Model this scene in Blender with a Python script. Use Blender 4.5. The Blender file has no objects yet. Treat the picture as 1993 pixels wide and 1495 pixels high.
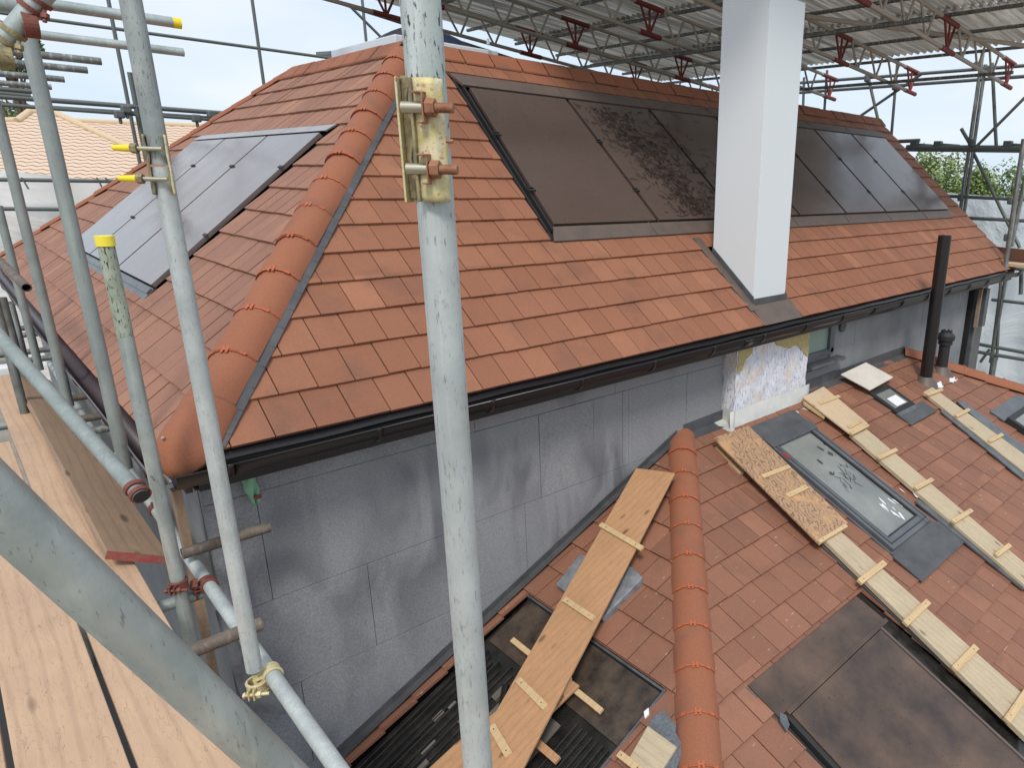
import bpy, math, random
from mathutils import Vector as V, Matrix
random.seed(7)
SC = bpy.context.scene
COL = SC.collection
# ---------------------------------------------------------------- camera
CAMP = V((-0.508, -3.1767, 1.1463))
CR = [V((0.6841, -0.729, 0.0223)), V((-0.1965, -0.2137, -0.9569)), V((0.7024, 0.6503, -0.2894))]
for i in range(3): CR[i].normalize()
FPX, PX, PY, IW, IH = 1330.11, 1307.81, 749.96, 1993.0, 1495.0
cd = bpy.data.cameras.new('camera'); cam = bpy.data.objects.new('camera', cd); COL.objects.link(cam)
z_ = -CR[2]; x_ = (CR[0] - z_ * CR[0].dot(z_)).normalized(); y_ = z_.cross(x_)
cam.matrix_world = Matrix(((x_.x, y_.x, z_.x, CAMP.x), (x_.y, y_.y, z_.y, CAMP.y), (x_.z, y_.z, z_.z, CAMP.z), (0, 0, 0, 1)))
cd.sensor_width = 36; cd.lens = 36 * FPX / IW
cd.shift_x = -(PX - IW / 2) / IW; cd.shift_y = (PY - IH / 2) / IW
cd.clip_start = 0.05; cd.clip_end = 500
SC.camera = cam
# ---------------------------------------------------------------- world and sun
SUN_EL, SUN_AZ = math.radians(52), math.radians(225)      # azimuth measured from +Y clockwise: behind and left of the camera
wd = bpy.data.worlds.new('World'); SC.world = wd; wd.use_nodes = True
nt = wd.node_tree; nt.nodes.clear()
def wn(t, **k):
    n = nt.nodes.new(t)
    for a, b in k.items(): setattr(n, a, b)
    return n
sky = wn('ShaderNodeTexSky', sky_type='NISHITA', sun_disc=False, sun_elevation=SUN_EL, sun_rotation=SUN_AZ)
bg = wn('ShaderNodeBackground'); bg.inputs[1].default_value = 0.1
tc = wn('ShaderNodeTexCoord'); no = wn('ShaderNodeTexNoise'); no.inputs['Scale'].default_value = 2.2; no.inputs['Detail'].default_value = 4
mp = wn('ShaderNodeMapping'); mp.inputs['Scale'].default_value = (1, 1, 3.2)
rp = wn('ShaderNodeValToRGB'); rp.color_ramp.elements[0].position = .38; rp.color_ramp.elements[0].color = (5.7, 6.7, 7.9, 1)
rp.color_ramp.elements[1].position = .66; rp.color_ramp.elements[1].color = (7.4, 7.7, 8.0, 1)
mx = wn('ShaderNodeMixRGB'); mx.inputs[0].default_value = .88
ou = wn('ShaderNodeOutputWorld')
for a, b in ((tc.outputs['Generated'], mp.inputs[0]), (mp.outputs[0], no.inputs['Vector']), (no.outputs[0], rp.inputs[0]), (sky.outputs[0], mx.inputs[1]), (rp.outputs[0], mx.inputs[2]), (mx.outputs[0], bg.inputs[0]), (bg.outputs[0], ou.inputs[0])):
    nt.links.new(a, b)
sl = bpy.data.lights.new('sun', 'SUN'); sl.energy = 2.0; sl.angle = math.radians(14); sl.color = (1, .95, .88)
so = bpy.data.objects.new('sun', sl); COL.objects.link(so)
sd = V((math.sin(SUN_AZ) * math.cos(SUN_EL), math.cos(SUN_AZ) * math.cos(SUN_EL), math.sin(SUN_EL)))
so.rotation_euler = sd.to_track_quat('Z', 'Y').to_euler(); so.location = (0, 0, 20)
vs = SC.view_settings; vs.view_transform = 'Standard'; vs.look = 'None'; vs.gamma = 1; vs.exposure = 0.40

# ---------------------------------------------------------------- geometry helpers
def ray(x, y): return CR[0] * ((x - PX) / FPX) + CR[1] * ((y - PY) / FPX) + CR[2]
def onpl(x, y, P0, n):
    d = ray(x, y); n = V(n); return CAMP + d * ((V(P0) - CAMP).dot(n) / d.dot(n))
def onz(x, y, z): return onpl(x, y, (0, 0, z), (0, 0, 1))
def onx(x, y, X): return onpl(x, y, (X, 0, 0), (1, 0, 0))
def ony(x, y, Y): return onpl(x, y, (0, Y, 0), (0, 1, 0))
def dep(x, y, Z): return CAMP + ray(x, y) * Z

class MB:
    def __init__(s): s.v = []; s.f = []; s.sm = []
    def add(s, vs, fs, smooth=False):
        b = len(s.v); s.v += [tuple(v) for v in vs]; s.f += [tuple(i + b for i in f) for f in fs]; s.sm += [smooth] * len(fs); return s
    def tube(s, a, b, r, n=16, r2=None, caps=True, smooth=True):
        a = V(a); b = V(b); d = (b - a).normalized(); u = d.orthogonal().normalized(); w = d.cross(u); r2 = r if r2 is None else r2
        vs = [a + (u * math.cos(t) + w * math.sin(t)) * r for t in [2 * math.pi * i / n for i in range(n)]]
        vs += [b + (u * math.cos(t) + w * math.sin(t)) * r2 for t in [2 * math.pi * i / n for i in range(n)]]
        s.add(vs, [(i, (i + 1) % n, n + (i + 1) % n, n + i) for i in range(n)], smooth)
        if caps:
            s.add(vs[:n], [tuple(range(n))[::-1]]); s.add(vs[n:], [tuple(range(n))])
        return s
    def pipe(s, a, b, r, th=.004, n=20):      # hollow tube
        a = V(a); b = V(b); d = (b - a).normalized(); u = d.orthogonal().normalized(); w = d.cross(u)
        ring = lambda c, q: [c + (u * math.cos(2 * math.pi * i / n) + w * math.sin(2 * math.pi * i / n)) * q for i in range(n)]
        A, B, Ai, Bi = ring(a, r), ring(b, r), ring(a, r - th), ring(b, r - th)
        q = [(i, (i + 1) % n, n + (i + 1) % n, n + i) for i in range(n)]
        s.add(A + B, q, True); s.add(Bi + Ai, q, True); s.add(B + Bi, q); s.add(Ai + A, q); return s
    def box(s, c, ex, ey, ez):
        c, ex, ey, ez = V(c), V(ex), V(ey), V(ez)
        vs = [c + ex * i + ey * j + ez * k for k in (-.5, .5) for j in (-.5, .5) for i in (-.5, .5)]
        return s.add(vs, [(0, 2, 3, 1), (4, 5, 7, 6), (0, 1, 5, 4), (2, 6, 7, 3), (0, 4, 6, 2), (1, 3, 7, 5)])
    def bb(s, x0, x1, y0, y1, z0, z1): return s.box(((x0 + x1) / 2, (y0 + y1) / 2, (z0 + z1) / 2), (x1 - x0, 0, 0), (0, y1 - y0, 0), (0, 0, z1 - z0))
    def prism(s, top, d):                     # polygon swept by vector d
        top = [V(p) for p in top]; n = len(top); bot = [p + V(d) for p in top]
        s.add(top + bot, [tuple(range(n)), tuple(range(2 * n - 1, n - 1, -1))] + [(i, n + i, n + (i + 1) % n, (i + 1) % n) for i in range(n)]); return s
    def grid(s, fn, nu, nv, smooth=True):
        vs = [fn(i / nu, j / nv) for j in range(nv + 1) for i in range(nu + 1)]
        return s.add(vs, [(j * (nu + 1) + i, j * (nu + 1) + i + 1, (j + 1) * (nu + 1) + i + 1, (j + 1) * (nu + 1) + i) for j in range(nv) for i in range(nu)], smooth)
    def path(s, pts, r, n=8):
        for a, b in zip(pts, pts[1:]): s.tube(a, b, r, n)
        return s
    def build(s, name, mat, parent=None, bevel=0, **k):
        me = bpy.data.meshes.new(name); me.from_pydata(s.v, [], s.f)
        me.polygons.foreach_set('use_smooth', s.sm); me.materials.append(mat); me.update()
        o = bpy.data.objects.new(name, me); COL.objects.link(o)
        if bevel:
            m = o.modifiers.new('b', 'BEVEL'); m.width = bevel; m.segments = 2; m.limit_method = 'ANGLE'; m.angle_limit = .7
        if parent is not None: o.parent = parent
        for a, b in k.items(): o[a] = b
        return o
def fixn(o):
    import bmesh
    bm = bmesh.new(); bm.from_mesh(o.data); bmesh.ops.recalc_face_normals(bm, faces=bm.faces); bm.to_mesh(o.data); bm.free(); return o
def tag(o, label=None, cat=None, group=None, kind=None):
    if label: o['label'] = label
    if cat: o['category'] = cat
    if group: o['group'] = group
    if kind: o['kind'] = kind
    return o
def thing(name, label, cat, group=None, loc=(0, 0, 0)):
    o = bpy.data.objects.new(name, None); COL.objects.link(o); o.empty_display_size = .1
    return tag(o, label, cat, group)

# ---------------------------------------------------------------- materials
def mat(name, col, rough=.6, metal=0, spec=.5):
    m = bpy.data.materials.new(name); m.use_nodes = True; b = m.node_tree.nodes['Principled BSDF']
    b.inputs['Base Color'].default_value = (*col, 1); b.inputs['Roughness'].default_value = rough; b.inputs['Metallic'].default_value = metal
    b.inputs['Specular IOR Level'].default_value = spec
    return m
class NT:
    def __init__(s, m): s.m = m; s.t = m.node_tree; s.b = s.t.nodes['Principled BSDF']
    def n(s, t, **k):
        n = s.t.nodes.new(t)
        for a, b in k.items(): setattr(n, a, b)
        return n
    def l(s, a, b): s.t.links.new(a, b)
    def coord(s, scale=(1, 1, 1), rot=(0, 0, 0), kind='Object'):
        c = s.n('ShaderNodeTexCoord'); m = s.n('ShaderNodeMapping'); m.inputs['Scale'].default_value = scale; m.inputs['Rotation'].default_value = rot
        s.l(c.outputs[kind], m.inputs[0]); return m.outputs[0]
    def noise(s, vec, scale, detail=3, rough=.55, dist=0):
        n = s.n('ShaderNodeTexNoise'); n.inputs['Scale'].default_value = scale; n.inputs['Detail'].default_value = detail; n.inputs['Roughness'].default_value = rough; n.inputs['Distortion'].default_value = dist
        s.l(vec, n.inputs['Vector']); return n.outputs[0]
    def ramp(s, fac, stops):
        r = s.n('ShaderNodeValToRGB'); e = r.color_ramp.elements
        while len(e) < len(stops): e.new(.5)
        for i, (p, c) in enumerate(stops):
            e[i].position = p; e[i].color = (*c, 1) if isinstance(c, tuple) else (c, c, c, 1)
        s.l(fac, r.inputs[0]); return r.outputs[0]
    def mix(s, fac, a, b, mode='MIX'):
        m = s.n('ShaderNodeMixRGB', blend_type=mode)
        for i, v in ((0, fac), (1, a), (2, b)):
            if hasattr(v, 'node'): s.l(v, m.inputs[i])
            elif i == 0: m.inputs[0].default_value = v
            else: m.inputs[i].default_value = (*v, 1)
        return m.outputs[0]
    def math(s, op, a, b=0):
        m = s.n('ShaderNodeMath', operation=op)
        for i, v in enumerate((a, b)):
            if hasattr(v, 'node'): s.l(v, m.inputs[i])
            else: m.inputs[i].default_value = v
        return m.outputs[0]
    def col(s, c): s.l(c, s.b.inputs['Base Color'])
    def rough(s, c): s.l(c, s.b.inputs['Roughness'])
    def bump(s, h, st=.3, d=.002):
        b = s.n('ShaderNodeBump'); b.inputs['Strength'].default_value = st; b.inputs['Distance'].default_value = d
        s.l(h, b.inputs['Height']); s.l(b.outputs[0], s.b.inputs['Normal'])
    def island(s): return s.n('ShaderNodeNewGeometry').outputs['Random Per Island']

def tile_mat(name, c1, c2, c3, smudge, scuff=0.0, rough=.75):
    m = mat(name, c1, rough, spec=.35); n = NT(m); v = n.coord()
    isl = n.island()
    base = n.ramp(isl, [(0, c1), (.55, c2), (1, c3)])
    base = n.mix(n.ramp(n.noise(v, 1.3, 3), [(.4, 0.0), (.65, .55)]), base, c2)
    big = n.ramp(n.noise(v, 4.2, 3, .55, .3), [(.52, 0.0), (.78, .6)])
    base = n.mix(big, base, smudge)
    fine = n.noise(v, 160, 3, .7)
    base = n.mix(.35, base, n.ramp(fine, [(.25, .25), (.75, .85)]), 'OVERLAY')
    if scuff:
        sv = n.coord((14, 60, 60), (0, 0, .5))
        sc = n.ramp(n.noise(sv, 1.0, 2, .5), [(.70, 0.0), (.76, 1.0)])
        base = n.mix(n.math('MULTIPLY', sc, scuff), base, (.62, .45, .36))
    n.col(base); n.bump(n.noise(v, 240, 2), .25, .001)
    return m
M = {}
M['tile'] = tile_mat('terracotta_tile', (.270, .114, .064), (.230, .095, .054), (.310, .134, .075), (.150, .075, .050))
M['tile_side'] = tile_mat('terracotta_tile_side', (.285, .140, .092), (.25, .122, .082), (.32, .158, .104), (.20, .104, .074))
M['tile_low'] = tile_mat('terracotta_tile_dusty', (.255, .116, .070), (.205, .094, .060), (.295, .136, .084), (.140, .072, .052), .5, .6)
M['hip'] = tile_mat('hip_tile_clay', (.31, .118, .060), (.265, .098, .052), (.345, .135, .070), (.13, .082, .062))
M['clip'] = mat('orange_plastic', (.42, .105, .04), .55)

def galv(name, c1, c2, metal=.55, rough=.42, speck=.0, scale=1.0, streak=(.55,.62,.60)):
    m = mat(name, c1, rough, metal); n = NT(m); v = n.coord()
    c = n.mix(n.ramp(n.noise(v, 9 * scale, 4, .6), [(.35, 0.0), (.7, 1.0)]), c1, c2)
    vs_ = n.coord((38, 38, 2.2))
    c = n.mix(n.ramp(n.noise(vs_, 1.0, 3, .6), [(.52, 0.0), (.72, .6)]), c, streak)
    sp = n.noise(n.coord((210, 210, 36)), 1.0 * scale, 4, .7)
    c = n.mix(n.math('MULTIPLY', n.ramp(sp, [(.60, 0.0), (.67, 1.0)]), .45 + speck * .5), c, (.09, .10, .09))
    if speck:
        sp2 = n.noise(n.coord((170, 170, 45)), 1.0, 4, .7)
        c = n.mix(n.ramp(sp2, [(.60 - .03 * speck, 0.0), (.65 - .03 * speck, speck)]), c, (.035, .035, .03))
    n.col(c); n.rough(n.ramp(n.noise(v, 22, 3), [(.3, rough - .08), (.8, rough + .22)]))
    scr = n.noise(n.coord((900, 900, 5)), 1.0, 2, .5); n.bump(n.math('ADD', n.noise(v, 140, 4, .7), n.math('MULTIPLY', scr, .5)), .30, .0012)
    return m
M['galv'] = galv('galvanised_steel', (.32, .37, .36), (.46, .50, .49))
M['galv_dark'] = galv('galvanised_steel_weathered', (.225, .258, .250), (.295, .330, .320), .3, .5, 0, 1, (.36, .40, .385))
M['galv_pale'] = galv('galvanised_steel_pale', (.37, .40, .395), (.48, .515, .508), .25, .55, .25, 1, (.56, .60, .585))
M['galv_speck'] = galv('galvanised_steel_paint_specks', (.36, .41, .395), (.48, .53, .515), .25, .55, .95, 1, (.72, .76, .76))
M['galv_grey'] = galv('galvanised_steel_dull_grey', (.25, .28, .275), (.36, .39, .38), .3, .55, .5, 1, (.46, .50, .48))
M['galv_moss'] = galv('galvanised_steel_mossy', (.22, .27, .20), (.40, .44, .36), .2, .75, 1.0, 1, (.42, .46, .38))
M['steel_far'] = mat('steel_far', (.13, .145, .14), .55, .3)
M['steel_mid'] = galv('steel_mid', (.12, .13, .12), (.22, .23, .22), .4, .5)
M['rust_tube'] = galv('rusty_tube', (.10, .075, .06), (.20, .17, .14), .3, .7, .5, 1, (.30, .22, .17))
M['truss'] = mat('truss_steel', (.42, .38, .32), .6, .1)
M['red'] = mat('red_painted_steel', (.19, .032, .026), .6)
def rusty(name, c1, c2, c3):
    m = mat(name, c1, .65, .35); n = NT(m); v = n.coord()
    c = n.mix(n.ramp(n.noise(v, 45, 4, .65), [(.4, 0.0), (.62, 1.0)]), c1, c2)
    c = n.mix(n.ramp(n.noise(v, 120, 4, .7), [(.56, 0.0), (.66, .85)]), c, c3)
    n.col(c); n.bump(n.noise(v, 110, 4, .7), .6, .002); return m
M['brass'] = rusty('zinc_yellow_passivated', (.58, .50, .24), (.62, .57, .40), (.40, .15, .06))
M['brass2'] = rusty('zinc_yellow_dirty', (.34, .29, .15), (.20, .17, .11), (.12, .08, .05))
M['rust'] = rusty('rusted_steel', (.30, .13, .07), (.36, .19, .12), (.17, .07, .04))
M['redrust'] = rusty('red_oxide_coupler', (.22, .065, .045), (.16, .06, .045), (.10, .05, .04))
M['zinc'] = mat('zinc_bolt', (.45, .42, .33), .35, .8)
M['yellow'] = mat('yellow_plastic', (.80, .62, .02), .45)
M['yellow2'] = mat('yellow_cap_plastic', (.80, .68, .05), .5)

def wood(name, c1, c2, dark, axis='Y', knots=True, sc=1.0, rough=.7):
    m = mat(name, c1, rough, spec=.3); n = NT(m)
    sv = {'X': (1.2, 14, 14), 'Y': (14, 1.2, 14), 'Z': (14, 14, 1.2)}[axis]
    v = n.coord(tuple(a * sc for a in sv))
    g = n.noise(v, 1.5, 5, .65, 1.2)
    c = n.mix(n.ramp(g, [(.3, 0.0), (.7, 1.0)]), c1, c2)
    v2 = n.coord(tuple(a * sc * 3.2 for a in sv)); g2 = n.noise(v2, 2.0, 4, .7, 2.0)
    c = n.mix(n.ramp(g2, [(.60, 0.0), (.72, .55)]), c, dark)
    b = n.ramp(n.noise(n.coord(), 3.5, 3), [(.45, 0.0), (.75, .5)])
    c = n.mix(b, c, tuple(x * .72 for x in c1))
    wv = n.n('ShaderNodeTexWave', wave_type='BANDS', bands_direction={'X':'Y','Y':'X','Z':'X'}[axis]); wv.inputs['Scale'].default_value = 7; wv.inputs['Distortion'].default_value = 7; wv.inputs['Detail'].default_value = 2; wv.inputs['Detail Scale'].default_value = .7
    n.l(n.coord({'X': (.12, 1, 1), 'Y': (1, .12, 1), 'Z': (1, 1, .12)}[axis]), wv.inputs['Vector'])
    c = n.mix(n.ramp(wv.outputs[0], [(.0, .26), (.3, 0.0)]), c, dark)
    cr = n.noise(n.coord(tuple(a * sc * 1.6 for a in sv)), 1.1, 2, .5, 3.0)
    c = n.mix(n.ramp(cr, [(.492, 0.0), (.5, .55), (.508, 0.0)]), c, tuple(x * .45 for x in dark))
    if knots:
        vv = n.coord({'X': (2.2, 9, 9), 'Y': (9, 2.2, 9), 'Z': (9, 9, 2.2)}[axis]); vo = n.n('ShaderNodeTexVoronoi'); vo.inputs['Scale'].default_value = 1.0; n.l(vv, vo.inputs['Vector'])
        c = n.mix(n.ramp(vo.outputs['Distance'], [(.07, .75), (.16, 0.0)]), c, tuple(x * .4 for x in dark))
    n.col(c); n.bump(g2, .25, .001); return m
M['ply'] = wood('scaffold_board_wood', (.54, .365, .245), (.46, .31, .205), (.28, .18, .12), 'Y')
M['ply_grey'] = wood('weathered_board_wood', (.34, .23, .155), (.27, .185, .125), (.15, .105, .075), 'Y')
M['plank'] = wood('orange_plywood', (.50, .28, .145), (.42, .235, .12), (.28, .15, .08), 'X', True)
M['batten'] = wood('pale_batten', (.60, .43, .24), (.53, .38, .21), (.36, .24, .13), 'X', False)
M['pine'] = wood('pale_pine', (.50, .41, .28), (.43, .35, .24), (.27, .22, .15), 'Y', True)
M['pine2'] = wood('pale_ply', (.58, .44, .29), (.52, .39, .26), (.34, .25, .17), 'Y', True)
M['redend'] = rusty('red_painted_board_end', (.27, .045, .04), (.22, .09, .07), (.12, .06, .05))
def osb():
    m = mat('burnished_osb', (.4, .25, .14), .6); n = NT(m); v = n.coord((1.2, 1, 1), (0, 0, .5))
    w = n.n('ShaderNodeTexWave', wave_type='BANDS'); w.inputs['Scale'].default_value = 7; w.inputs['Distortion'].default_value = 14; w.inputs['Detail'].default_value = 3; w.inputs['Detail Scale'].default_value = 1.6
    n.l(v, w.inputs['Vector'])
    c = n.mix(n.ramp(w.outputs[0], [(.04, .9), (.26, 0.0)]), (.40, .25, .15), (.14, .075, .04))
    c = n.mix(n.ramp(n.noise(v, 40, 4, .7), [(.4, 0.0), (.6, .45)]), c, (.27, .16, .09))
    c = n.mix(n.ramp(n.noise(v, 7, 3), [(.5, 0.0), (.7, .6)]), c, (.58, .33, .15))
    n.col(c); return m
M['osb'] = osb()

def eps():
    m = mat('grey_eps_insulation', (.12, .125, .15), .97, spec=.08); n = NT(m); v = n.coord()
    c = n.mix(n.ramp(n.noise(v, 120, 4, .9), [(.40, 0.0), (.62, 1.0)]), (.190, .194, .205), (.320, .325, .340))
    lg = n.ramp(n.noise(v, 2.2, 4, .6), [(.35, 0.0), (.7, .8)])
    c = n.mix(n.math('MULTIPLY', lg, .35), c, (.26, .265, .28))
    # shadows of a damp membrane's folds painted in as dark streaks, with shallow ripples
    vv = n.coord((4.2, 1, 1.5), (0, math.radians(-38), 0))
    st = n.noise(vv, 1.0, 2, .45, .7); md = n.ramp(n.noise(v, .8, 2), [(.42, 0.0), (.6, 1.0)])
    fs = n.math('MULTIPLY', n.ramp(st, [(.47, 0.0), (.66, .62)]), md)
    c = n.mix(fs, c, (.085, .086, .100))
    n.col(c); n.bump(n.math('ADD', n.noise(v, 300, 2), n.math('MULTIPLY', fs, 9.0)), .4, .003); return m
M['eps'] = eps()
M['eps_plain'] = (lambda m: m)(mat('grey_render_board', (.135, .145, .16), .8))
def plainwall():
    m = mat('grey_render_board', (.13, .135, .15), .8); n = NT(m); v = n.coord()
    c = n.mix(n.ramp(n.noise(v, 2.5, 4, .6), [(.35, 0.0), (.7, 1.0)]), (.17, .18, .19), (.24, .25, .26))
    c = n.mix(n.ramp(n.noise(n.coord((5, 1, 1)), 1.2, 3), [(.66, 0.0), (.74, .6)]), c, (.36, .37, .42)); n.col(c); return m
M['eps_plain'] = plainwall()
M['joint'] = mat('dark_joint', (.02, .02, .025), .9)
M['black'] = mat('black_upvc', (.012, .010, .011), .28)
M['gutter_side'] = mat('dark_purple_brown_upvc', (.045, .028, .032), .38)
M['blackmatt'] = mat('black_rubber', (.018, .018, .019), .6)
def lead(name, c1, c2, rough=.55, spec=.5, sc=6, metal=0.0):
    m = mat(name, c1, rough, metal, spec); n = NT(m); v = n.coord()
    n.col(n.mix(n.ramp(n.noise(v, sc, 4, .65), [(.35, 0.0), (.7, 1.0)]), c1, c2)); n.bump(n.noise(v, 30, 3), .3, .002); return m
M['lead'] = lead('lead_flashing', (.055, .057, .061), (.092, .093, .098))
M['lead_brown'] = lead('weathered_lead', (.125, .092, .076), (.088, .070, .061))
M['lead_grey'] = lead('grey_flashing', (.17, .18, .19), (.10, .11, .12), .4, .5, 9, .5)
M['foil'] = lead('pale_flashing_tape', (.42, .43, .42), (.55, .54, .5), .5)
M['velux'] = lead('grey_window_frame', (.10, .108, .118), (.15, .16, .175), .42, .5, 3, .4)
M['white'] = mat('white_render_panel', (.66, .70, .72), .5)
M['white_trim'] = mat('white_trim', (.62, .66, .70), .5)
M['dome'] = mat('blue_glass_dome', (.02, .03, .06), .2)
M['clayfoam'] = lead('mineral_wool', (.48, .40, .19), (.34, .28, .14), .9, .2, 30)
def breast():
    m = mat('white_splashed_render', (.6, .6, .62), .85, spec=.2); n = NT(m)
    v = n.coord((26, 26, 7), (0, .3, 0)); a = n.noise(v, 1.3, 5, .7, 2.5)
    c = n.mix(n.ramp(a, [(.36, 1.0), (.5, 0.0)]), (.70, .71, .76), (.27, .28, .36))
    c = n.mix(n.ramp(n.noise(n.coord(), 6, 3), [(.5, 0.0), (.7, .6)]), c, (.66, .50, .36))
    n.col(c); n.bump(a, .5, .006); return m
M['breast'] = breast()
def panel(name, base, rough, dust, dustc, spec=.5):
    m = mat(name, base, rough, 0, spec); n = NT(m); v = n.coord()
    ln = n.n('ShaderNodeTexWave', wave_type='BANDS', bands_direction='Y'); ln.inputs['Scale'].default_value = 30; n.l(n.coord(), ln.inputs['Vector'])
    c = n.mix(n.ramp(n.noise(v, 3.0, 4, .6), [(.35, 0.0), (.7, dust)]), base, dustc)
    c = n.mix(n.ramp(n.noise(v, 60, 2), [(.66, 0.0), (.72, .6)]), c, tuple(x * .3 for x in base))
    c = n.mix(.10, c, ln.outputs['Color'], 'OVERLAY')
    n.col(c); n.rough(n.ramp(n.noise(v, 4, 3), [(.3, rough), (.8, rough + .12)])); return m
M['panel'] = panel('brown_solar_glass', (.084, .057, .047), .15, .35, (.104, .073, .060), .6)
M['panel_sky'] = panel('sky_paled_solar_glass', (.135, .112, .110), .09, .3, (.155, .135, .13), 1.0)  # base paled to stand in for the sky's reflection
M['panel_low'] = panel('dusty_solar_glass', (.040, .027, .022), .24, .9, (.135, .082, .055))
def tin():
    m = mat('corrugated_steel', (.8, .78, .7), .6); n = NT(m)
    c = n.mix(n.ramp(n.noise(n.coord((.3, 17, 1)), 1.0, 4, .75), [(.42, 0.0), (.56, 1.0)]), (.86, .86, .82), (.30, .29, .27))  # stripes paint the light and shade of the corrugations into the colour
    c = n.mix(n.ramp(n.noise(n.coord(), .5, 2), [(.4, 0.0), (.65, .5)]), c, (.60, .56, .50)); n.col(c)
    tr = n.n('ShaderNodeBsdfTranslucent'); n.l(c, tr.inputs[0]); mx_s = n.n('ShaderNodeMixShader'); mx_s.inputs[0].default_value = .17  # translucency added to the steel so sunlight from above brightens its underside
    out = n.t.nodes['Material Output']; n.l(n.b.outputs[0], mx_s.inputs[1]); n.l(tr.outputs[0], mx_s.inputs[2]); n.l(mx_s.outputs[0], out.inputs[0]); return m
M['tin'] = tin()
M['glass'] = lead('dusty_rooflight_glass', (.16, .17, .16), (.26, .27, .255), .16, .6, 2.0)
M['pane'] = mat('green_film_glass', (.22, .31, .27), .25)
M['film'] = mat('white_plastic_film', (.75, .76, .78), .4)
M['card'] = lead('pale_board_tile', (.55, .50, .44), (.62, .58, .52), .8, .3)
M['twig'] = mat('dry_twigs', (.034, .022, .018), .9)
M['twig2'] = mat('dry_leaves', (.10, .07, .05), .9)
M['bitumen'] = lead('black_tray_plastic', (.010, .010, .010), (.032, .029, .026), .20, .6, 8)
M['brownmem'] = lead('brown_stained_membrane', (.085, .06, .042), (.018, .014, .012), .45, .5, 9)
M['beigemem'] = lead('beige_membrane', (.16, .145, .125), (.10, .09, .078), .8, .3, 5)
M['wrap'] = lead('grey_polythene_wrap', (.14, .15, .16), (.25, .26, .28), .3, .5, 14)
M['stone'] = lead('grey_granular_felt', (.09, .10, .115), (.16, .17, .19), .9, .3, 60)
M['green'] = mat('green_netting', (.22, .42, .27), .7)
def sheetmat(name, c1, c2, sc=1.4):
    m = mat(name, c1, .5); n = NT(m); v = n.coord(); a = n.noise(v, sc, 5, .6, 1.2)
    n.col(n.mix(n.ramp(a, [(.35, 0.0), (.7, 1.0)]), c1, c2)); n.bump(a, .6, .15); return m
M['sheet'] = sheetmat('white_scaffold_sheeting', (.56, .63, .68), (.68, .73, .76), .7)
M['sheet_left'] = sheetmat('cream_scaffold_sheeting', (.70, .67, .63), (.80, .80, .80), .5)
M['tarp'] = sheetmat('pink_white_tarpaulin', (.62, .58, .55), (.45, .36, .32), 1.6)
M['ground'] = lead('earth_and_rubble', (.28, .26, .22), (.20, .18, .15), .95, .2, 1.5)
M['brick'] = lead('pale_house_wall', (.45, .40, .34), (.40, .35, .3), .9, .2, 3)
M['leaf'] = tile_mat('leaves', (.15, .21, .065), (.20, .27, .09), (.26, .33, .13), (.09, .13, .045))
M['leaf2'] = tile_mat('dark_leaves', (.11, .18, .06), (.16, .24, .08), (.20, .29, .10), (.06, .11, .03))
M['bark'] = mat('bark', (.10, .075, .05), .9)
def pantile():
    m = mat('tan_pantiles', (.55, .38, .25), .8); n = NT(m); tcn = n.n('ShaderNodeTexCoord'); sp = n.n('ShaderNodeSeparateXYZ'); n.l(tcn.outputs['UV'], sp.inputs[0])
    tri = n.math('PINGPONG', sp.outputs[0], .5)
    vv = n.math('ADD', sp.outputs[1], n.math('MULTIPLY', tri, .75))
    fr = n.math('FRACT', vv, 0)
    c = n.mix(n.ramp(fr, [(.0, 1.0), (.13, 1.0), (.2, 0.0)]), (.60, .45, .34), (.075, .045, .03))
    n.col(c); return m
M['pantile'] = pantile()
M['tanridge'] = mat('tan_ridge_tile', (.56, .43, .28), .8)

# ================================================================ MAIN HOUSE
L, W, r, rs, rr, RyP, G, H = 10.158, 8.426, 2.600, 2.448, -0.483, 5.147, 0.2182, 2.1
TW = .172; YW = .19
house = thing('house', 'large house under refurbishment with terracotta hipped roof, grey insulated walls and white chimney', 'house')

def clip(poly, a, b):                       # keep the side left of a->b
    out = []
    n = len(poly)
    def side(p): return (b[0] - a[0]) * (p[1] - a[1]) - (b[1] - a[1]) * (p[0] - a[0])
    for i in range(n):
        p, q = poly[i], poly[(i + 1) % n]; sp, sq = side(p), side(q)
        if sp >= 0: out.append(p)
        if (sp > 0 and sq < 0) or (sp < 0 and sq > 0):
            t = sp / (sp - sq); out.append((p[0] + (q[0] - p[0]) * t, p[1] + (q[1] - p[1]) * t))
    return out
def inside_convex(region, rect):
    p = rect
    for i in range(len(region)):
        p = clip(p, region[i], region[(i + 1) % len(region)])
        if len(p) < 3: return None
    ar = abs(sum(p[i][0] * p[(i + 1) % len(p)][1] - p[(i + 1) % len(p)][0] * p[i][1] for i in range(len(p)))) / 2
    return p if ar > 2e-4 else None
def cut_holes(polys, holes):                # holes: convex CCW polygons
    for h in holes:
        res = []
        for p in polys:
            rest = p
            for i in range(len(h)):
                a, b = h[i], h[(i + 1) % len(h)]
                outp = clip(rest, b, a)
                if len(outp) >= 3:
                    ar = abs(sum(outp[j][0] * outp[(j + 1) % len(outp)][1] - outp[(j + 1) % len(outp)][0] * outp[j][1] for j in range(len(outp)))) / 2
                    if ar > 2e-4: res.append(outp)
                rest = clip(rest, a, b)
                if len(rest) < 3: break
        polys = res
    return polys
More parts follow.
